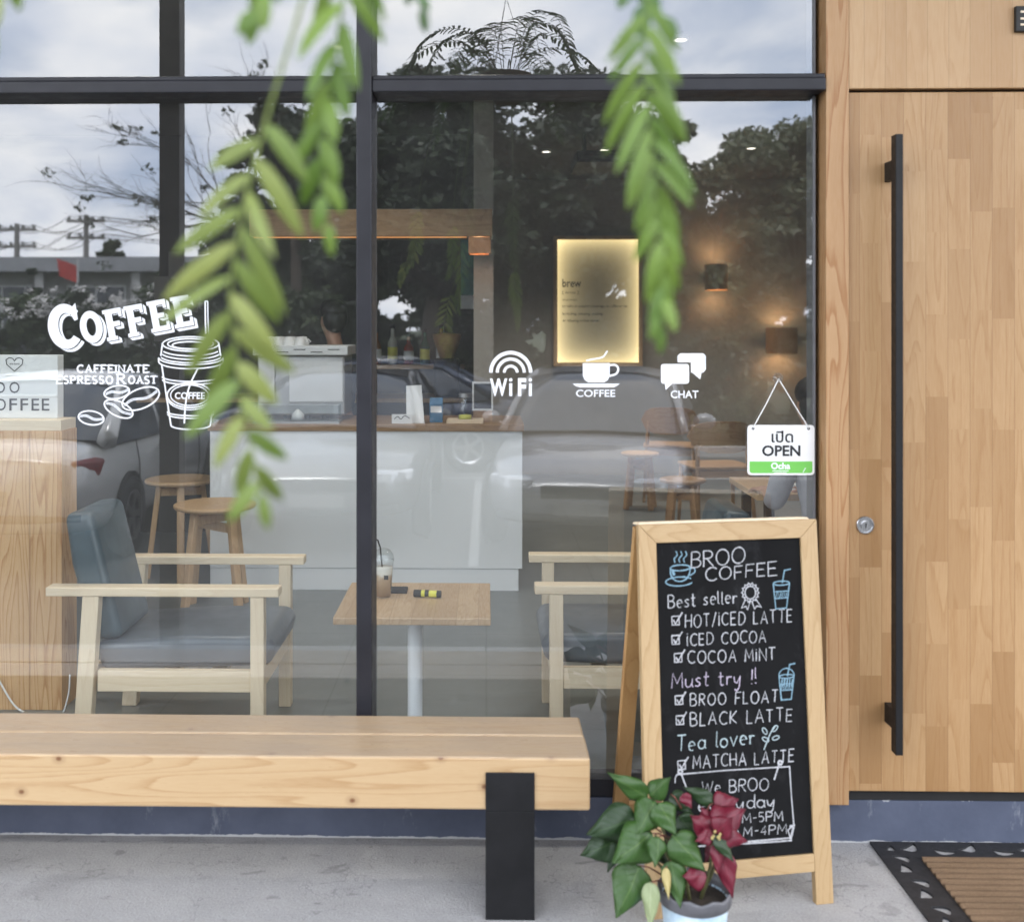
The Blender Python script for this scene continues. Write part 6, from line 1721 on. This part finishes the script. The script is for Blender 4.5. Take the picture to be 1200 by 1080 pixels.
def tree(u, v, Y, ru, rv, label, m, n=9000, leaf=.11, clumps=42, trunk=.13, name='tree', cat='tree', group=None, spread=.30):
    """crown centre mirrored at u, v; radii in pixels at that distance"""
    c = RX(u, v, Y); k = (-Y + CAMD) / FPX; rx, rz = ru * k, rv * k
    if cat == 'shrub':                       # leafy down to the ground
        top = c.z + rz; c.z = (top - .35) / 2; rz = (top + .35) / 2; n = int(n * 1.6); clumps = int(clumps * 1.5)
    t = thing(name, (c.x, Y, -.35), label, cat, group)
    cen, siz, den = [], [], []
    b = MB()
    base = Vector((c.x, Y, -.35)); fork = Vector((c.x + random.uniform(-.1, .1), Y, max(-.1 if cat == 'shrub' else .3, c.z - rz * .75)))
    b.tube([base, base.lerp(fork, .5) + Vector((random.uniform(-.08, .08), 0, 0)), fork], [trunk * 1.25, trunk, trunk * .8], 8)
    for i in range(clumps):
        while True:
            d = Vector((random.uniform(-1, 1), random.uniform(-1, 1), random.uniform(-1, 1)))
            if .25 < d.length < 1: break
        p = Vector((c.x + d.x * rx, Y + d.y * rx, c.z + d.z * rz)); s_ = random.uniform(.6, 1.3) * spread * min(rx, rz)
        cen.append(p); siz.append((s_ * 1.2, s_ * 1.2, s_ * .8)); den.append(max(30, int(n / clumps * random.uniform(.6, 1.4))))
        if i % 3 == 0:
            mid = fork.lerp(p, .55) + Vector((random.uniform(-.15, .15), random.uniform(-.15, .15), .1)) * rx
            b.tube([fork, mid, p], [trunk * .45, trunk * .25, trunk * .08], 6)
    b.build('trunk', M['bark'], t, smooth=True)
    leaves_mesh('crown', cen, siz, m, t, den, leaf)
    return t
random.seed(5)
tree(345, 205, -20, 82, 80, 'dark leafy tree mirrored at the left of the black mullion', M['tree_b'], 12000, .12, 44)
tree(285, 320, -21, 75, 90, 'low bushy tree at the left foot of the dark leafy tree', M['tree_a'], 13000, .12, 40)
tree(505, 235, -13.5, 120, 150, 'large dark tree mirrored just right of the black mullion', M['tree_b'], 30000, .10, 84, trunk=.2)
tree(655, 240, -15, 120, 150, 'broad dark tree mirrored above the lit board', M['tree_b'], 28000, .10, 84, trunk=.2)
tree(830, 250, -18, 105, 128, 'olive green tree mirrored behind the right hanging frond', M['tree_c'], 10500, .11, 48, spread=.22)
tree(935, 245, -19, 85, 118, 'grey green tree mirrored beside the wooden pillar', M['tree_c'], 10500, .11, 46, spread=.24)
for i_, (u_, lab_) in enumerate(((610, 'low dark tree in the back row, left of the lit board'), (695, 'low dark tree in the back row, behind the lit board'), (785, 'low dark tree in the back row, right of the lit board'), (880, 'low dark tree in the back row, near the lower wall lamp'))):
    tree(u_, 325, -27, 74, 76, lab_, M['tree_b'], 8500, .19, 44)
tree(1080, 215, -20, 110, 120, 'green tree beyond the right end of the car row', M['tree_a'], 9000, .14, 40)
tree(405, 325, -24, 90, 95, 'small round tree far behind the dark trees', M['tree_a'], 15000, .14, 44)
tree(127, 296, -48, 17, 13, 'far round tree above the roof of the long low building', M['tree_a'], 1500, .22, 10, .2)
tree(38, 322, -23, 12, 16, 'small dark conical shrub in front of the long low building', M['tree_b'], 1800, .10, 12, .05, 'shrub', 'shrub')
# hedge and flowering shrubs
M['petal'] = mat('petal', (.72, .70, .68), .8, 0, .05, 20)
SH = [(20, 392, -15.2, 62, 44), (105, 388, -15, 58, 48), (190, 386, -15.4, 58, 52), (270, 380, -15, 55, 50), (345, 385, -15.5, 55, 48), (430, 388, -15, 58, 48), (515, 392, -15.2, 58, 46), (600, 392, -15, 58, 44), (690, 385, -15.6, 58, 52), (775, 380, -15, 58, 58), (860, 378, -15.3, 60, 60), (945, 380, -15, 60, 56), (1030, 394, -15.3, 60, 46)]
for i, (u, v, y, ru, rv) in enumerate(SH):
    fl = i < 3
    lab = ['white flowering oleander at the left end of the hedge row', 'white flowering oleander below the conical shrub', 'white flowering oleander behind the notice post'][i] if fl else 'dense dark green shrub in the hedge row across the car park'
    t = tree(u, v, y, ru, rv, lab, M['tree_b'] if i % 2 else M['tree_a'], 4200, .085, 24, .05, 'shrub', 'shrub', None if fl else 'shrubs of the hedge row', .34)
    if fl:
        k = (-y + CAMD) / FPX; c = RX(u, v, y)
        cs_ = [Vector((c.x + random.uniform(-1, 1) * ru * k, y + .5, c.z + rv * k * random.uniform(.45, 1.02))) for _ in range(26)]
        leaves_mesh('flowers', cs_, [(.10, .10, .07)] * 26, M['petal'], t, [16] * 26, .04)
# bare tree with few leaves
random.seed(8)
c0 = RX(285, 330, -17); bt_ = thing('bare_tree', (c0.x, -17, -.35), 'thin almost leafless tree with long arching twigs mirrored against the clouds', 'tree')
b = MB(); ends = []
def branch(p, d, L, r_, depth):
    pts = [p]; q = Vector(p)
    for k in range(5):
        d = (d + Vector((random.uniform(-.28, .28), random.uniform(-.25, .25), random.uniform(-.22, .16)))).normalized(); q = q + d * (L / 5); pts.append(q.copy())
        if depth and random.random() < .75: branch(q.copy(), (d + Vector((random.uniform(-.9, .7), random.uniform(-.5, .5), random.uniform(-.3, .8)))).normalized(), L * .62, r_ * .55, depth - 1)
    b.tube(pts, [r_ * (1 - .15 * k) for k in range(6)], 5); ends.append(pts[-1]); ends.append(pts[3])
fk_ = RX(285, 270, -17)
b.tube([Vector((c0.x, -17, -.35)), Vector((c0.x + .1, -17, 1.2)), fk_], [.09, .07, .05], 7)
for d in ((-1, .1, .55), (-1, -.35, .9), (-.5, .1, 1.1), (-1.1, 0, .25), (.3, .1, 1)): branch(fk_.copy(), Vector(d).normalized(), 1.9, .026, 3)
b.build('trunk', M['bark'], bt_)
leaves_mesh('crown', random.sample(ends, min(26, len(ends))), [(.13, .13, .1)] * 26, M['tree_b'], bt_, [16] * 26, .06)
# long low building, poles and wires
YB = -27
g0, g1 = RX(-320, 300, YB), RX(238, 300, YB)
lo = thing('long_low_building', ((g0.x + g1.x) / 2, YB - 3, -.35), 'long low pale building with a flat grey roof across the car park', 'building')
zt1_, zt0_ = RX(100, 301, YB).z, RX(100, 318, YB).z
M['bwall'] = mat('bwall', (.40, .40, .40), .9, 0, .12, 2); M['broof'] = mat('broof', (.30, .31, .33), .7, 0, .12, 3)
b = MB(); b.box(g0.x, g1.x, YB - 8, YB - .9, -.35, zt0_ - .001); b.build('wall', M['bwall'], lo)
b = MB(); b.box(g0.x - .4, g1.x + .4, YB - 8.4, YB, zt0_, zt1_); b.build('roof', M['broof'], lo)
x = g0.x + .6
while x < g1.x:
    b = MB(); b.box(x - .12, x + .12, YB - .4, YB - .16, -.35, zt0_ - .001); b.build('pillar', M['bwall'], lo)
    if x + 2.2 < g1.x:
        f = MB(); f.box(x + .5, x + 2.2, YB - .899, YB - .86, .7, zt0_ - .35); w_ = f.build('window', M['white_paint'], lo)
        f = MB(); f.box(x + .56, x + 1.32, YB - .8595, YB - .85, .76, zt0_ - .41); f.box(x + 1.38, x + 2.14, YB - .8595, YB - .85, .76, zt0_ - .41); f.build('pane', M['car_glass'], w_)
    x += 2.7
a, c = RX(72, 326, -25), RX(90, 308, -25)
bn = thing('red_banner', (a.x, -25, -.35), 'small tilted red banner on a thin pole in front of the long low building', 'banner')
b = MB(); b.tube([(c.x + .03, -25, -.35), (c.x + .03, -25, c.z + .1)], .03, 8); b.build('pole', M['steel'], bn)
b = MB(); b.hexa([(a.x - .05, -25.02, a.z + .05), (c.x, -25.02, a.z - .12), (c.x, -25, a.z - .12), (a.x - .05, -25, a.z + .05)], [(a.x - .12, -25.02, c.z + .12), (c.x, -25.02, c.z - .08), (c.x, -25, c.z - .08), (a.x - .12, -25, c.z + .12)]); b.build('cloth', mat('banner_red', (.42, .05, .045), .8, 0, .15, 6), bn)
M['pole'] = mat('pole', (.22, .21, .20), .9, 0, .15, 10)
tops = []
for (u, v, Y, lab) in ((20, 262, -42, 'concrete power pole left of the pair, above the long low building'), (101, 252, -42, 'concrete power pole with crossarms right of its pair'), (-140, 258, -42, 'concrete power pole beyond the left edge')):
    p = RX(u, v, Y); t = thing('power_pole', (p.x, Y, -.35), lab, 'power pole')
    b = MB(); b.tube([(p.x, Y, -.35), (p.x, Y, p.z)], [.16, .10], 10); b.build('shaft', M['pole'], t)
    for dz in (.25, .95):
        b = MB(); b.box(p.x - .8, p.x + .8, Y - .05, Y + .05, p.z - dz - .06, p.z - dz + .06); ca = b.build('crossarm', M['pole'], t)
        b = MB()
        for dx in (-.7, -.25, .25, .7): b.lathe([(.04, .061), (.07, .12), (.03, .2)], (p.x + dx, Y, p.z - dz), 8)
        b.build('insulators', M['in_dark'], ca)
    tops.append(p)
tops.sort(key=lambda p: p.x)
wr = thing('power_lines', tops[0], 'thin black power lines slung between the far poles', 'wires')
b = MB()
ends_ = tops + [Vector((tops[-1].x + 14, -40, tops[-1].z - .3))]
for i in range(3):
    for dz in (.06, .76):
        for dx in (-.7, .25, .7):
            P0, P1 = ends_[i] + Vector((dx, 0, -dz)), ends_[i + 1] + Vector((dx, 0, -dz))
            b.tube([P0.lerp(P1, k / 8) - Vector((0, 0, .5 * math.sin(math.pi * k / 8))) for k in range(9)], .018, 4)
b.build('cable', M['black'], wr)

# repeats share a group
GROUPS = {'parked_car': 'cars parked across from the cafe', 'tree': 'trees across the car park', 'shrub': 'shrubs of the hedge row', 'wooden_stool': 'wooden stools in the cafe',
          'ply_chair': 'ply chairs at the back of the cafe', 'lounge_chair': 'lounge chairs by the window', 'wall_lamp': 'wall lamps on the back wall', 'power_pole': 'power poles beyond the long low building', 'notice_post': 'steel posts under the canopy'}
for o in bpy.data.objects:
    k = o.name.split('.')[0]
    if o.parent is None and k in GROUPS and not (k == 'shrub' and 'conical' in o.get('label', '')): o['group'] = GROUPS[k]
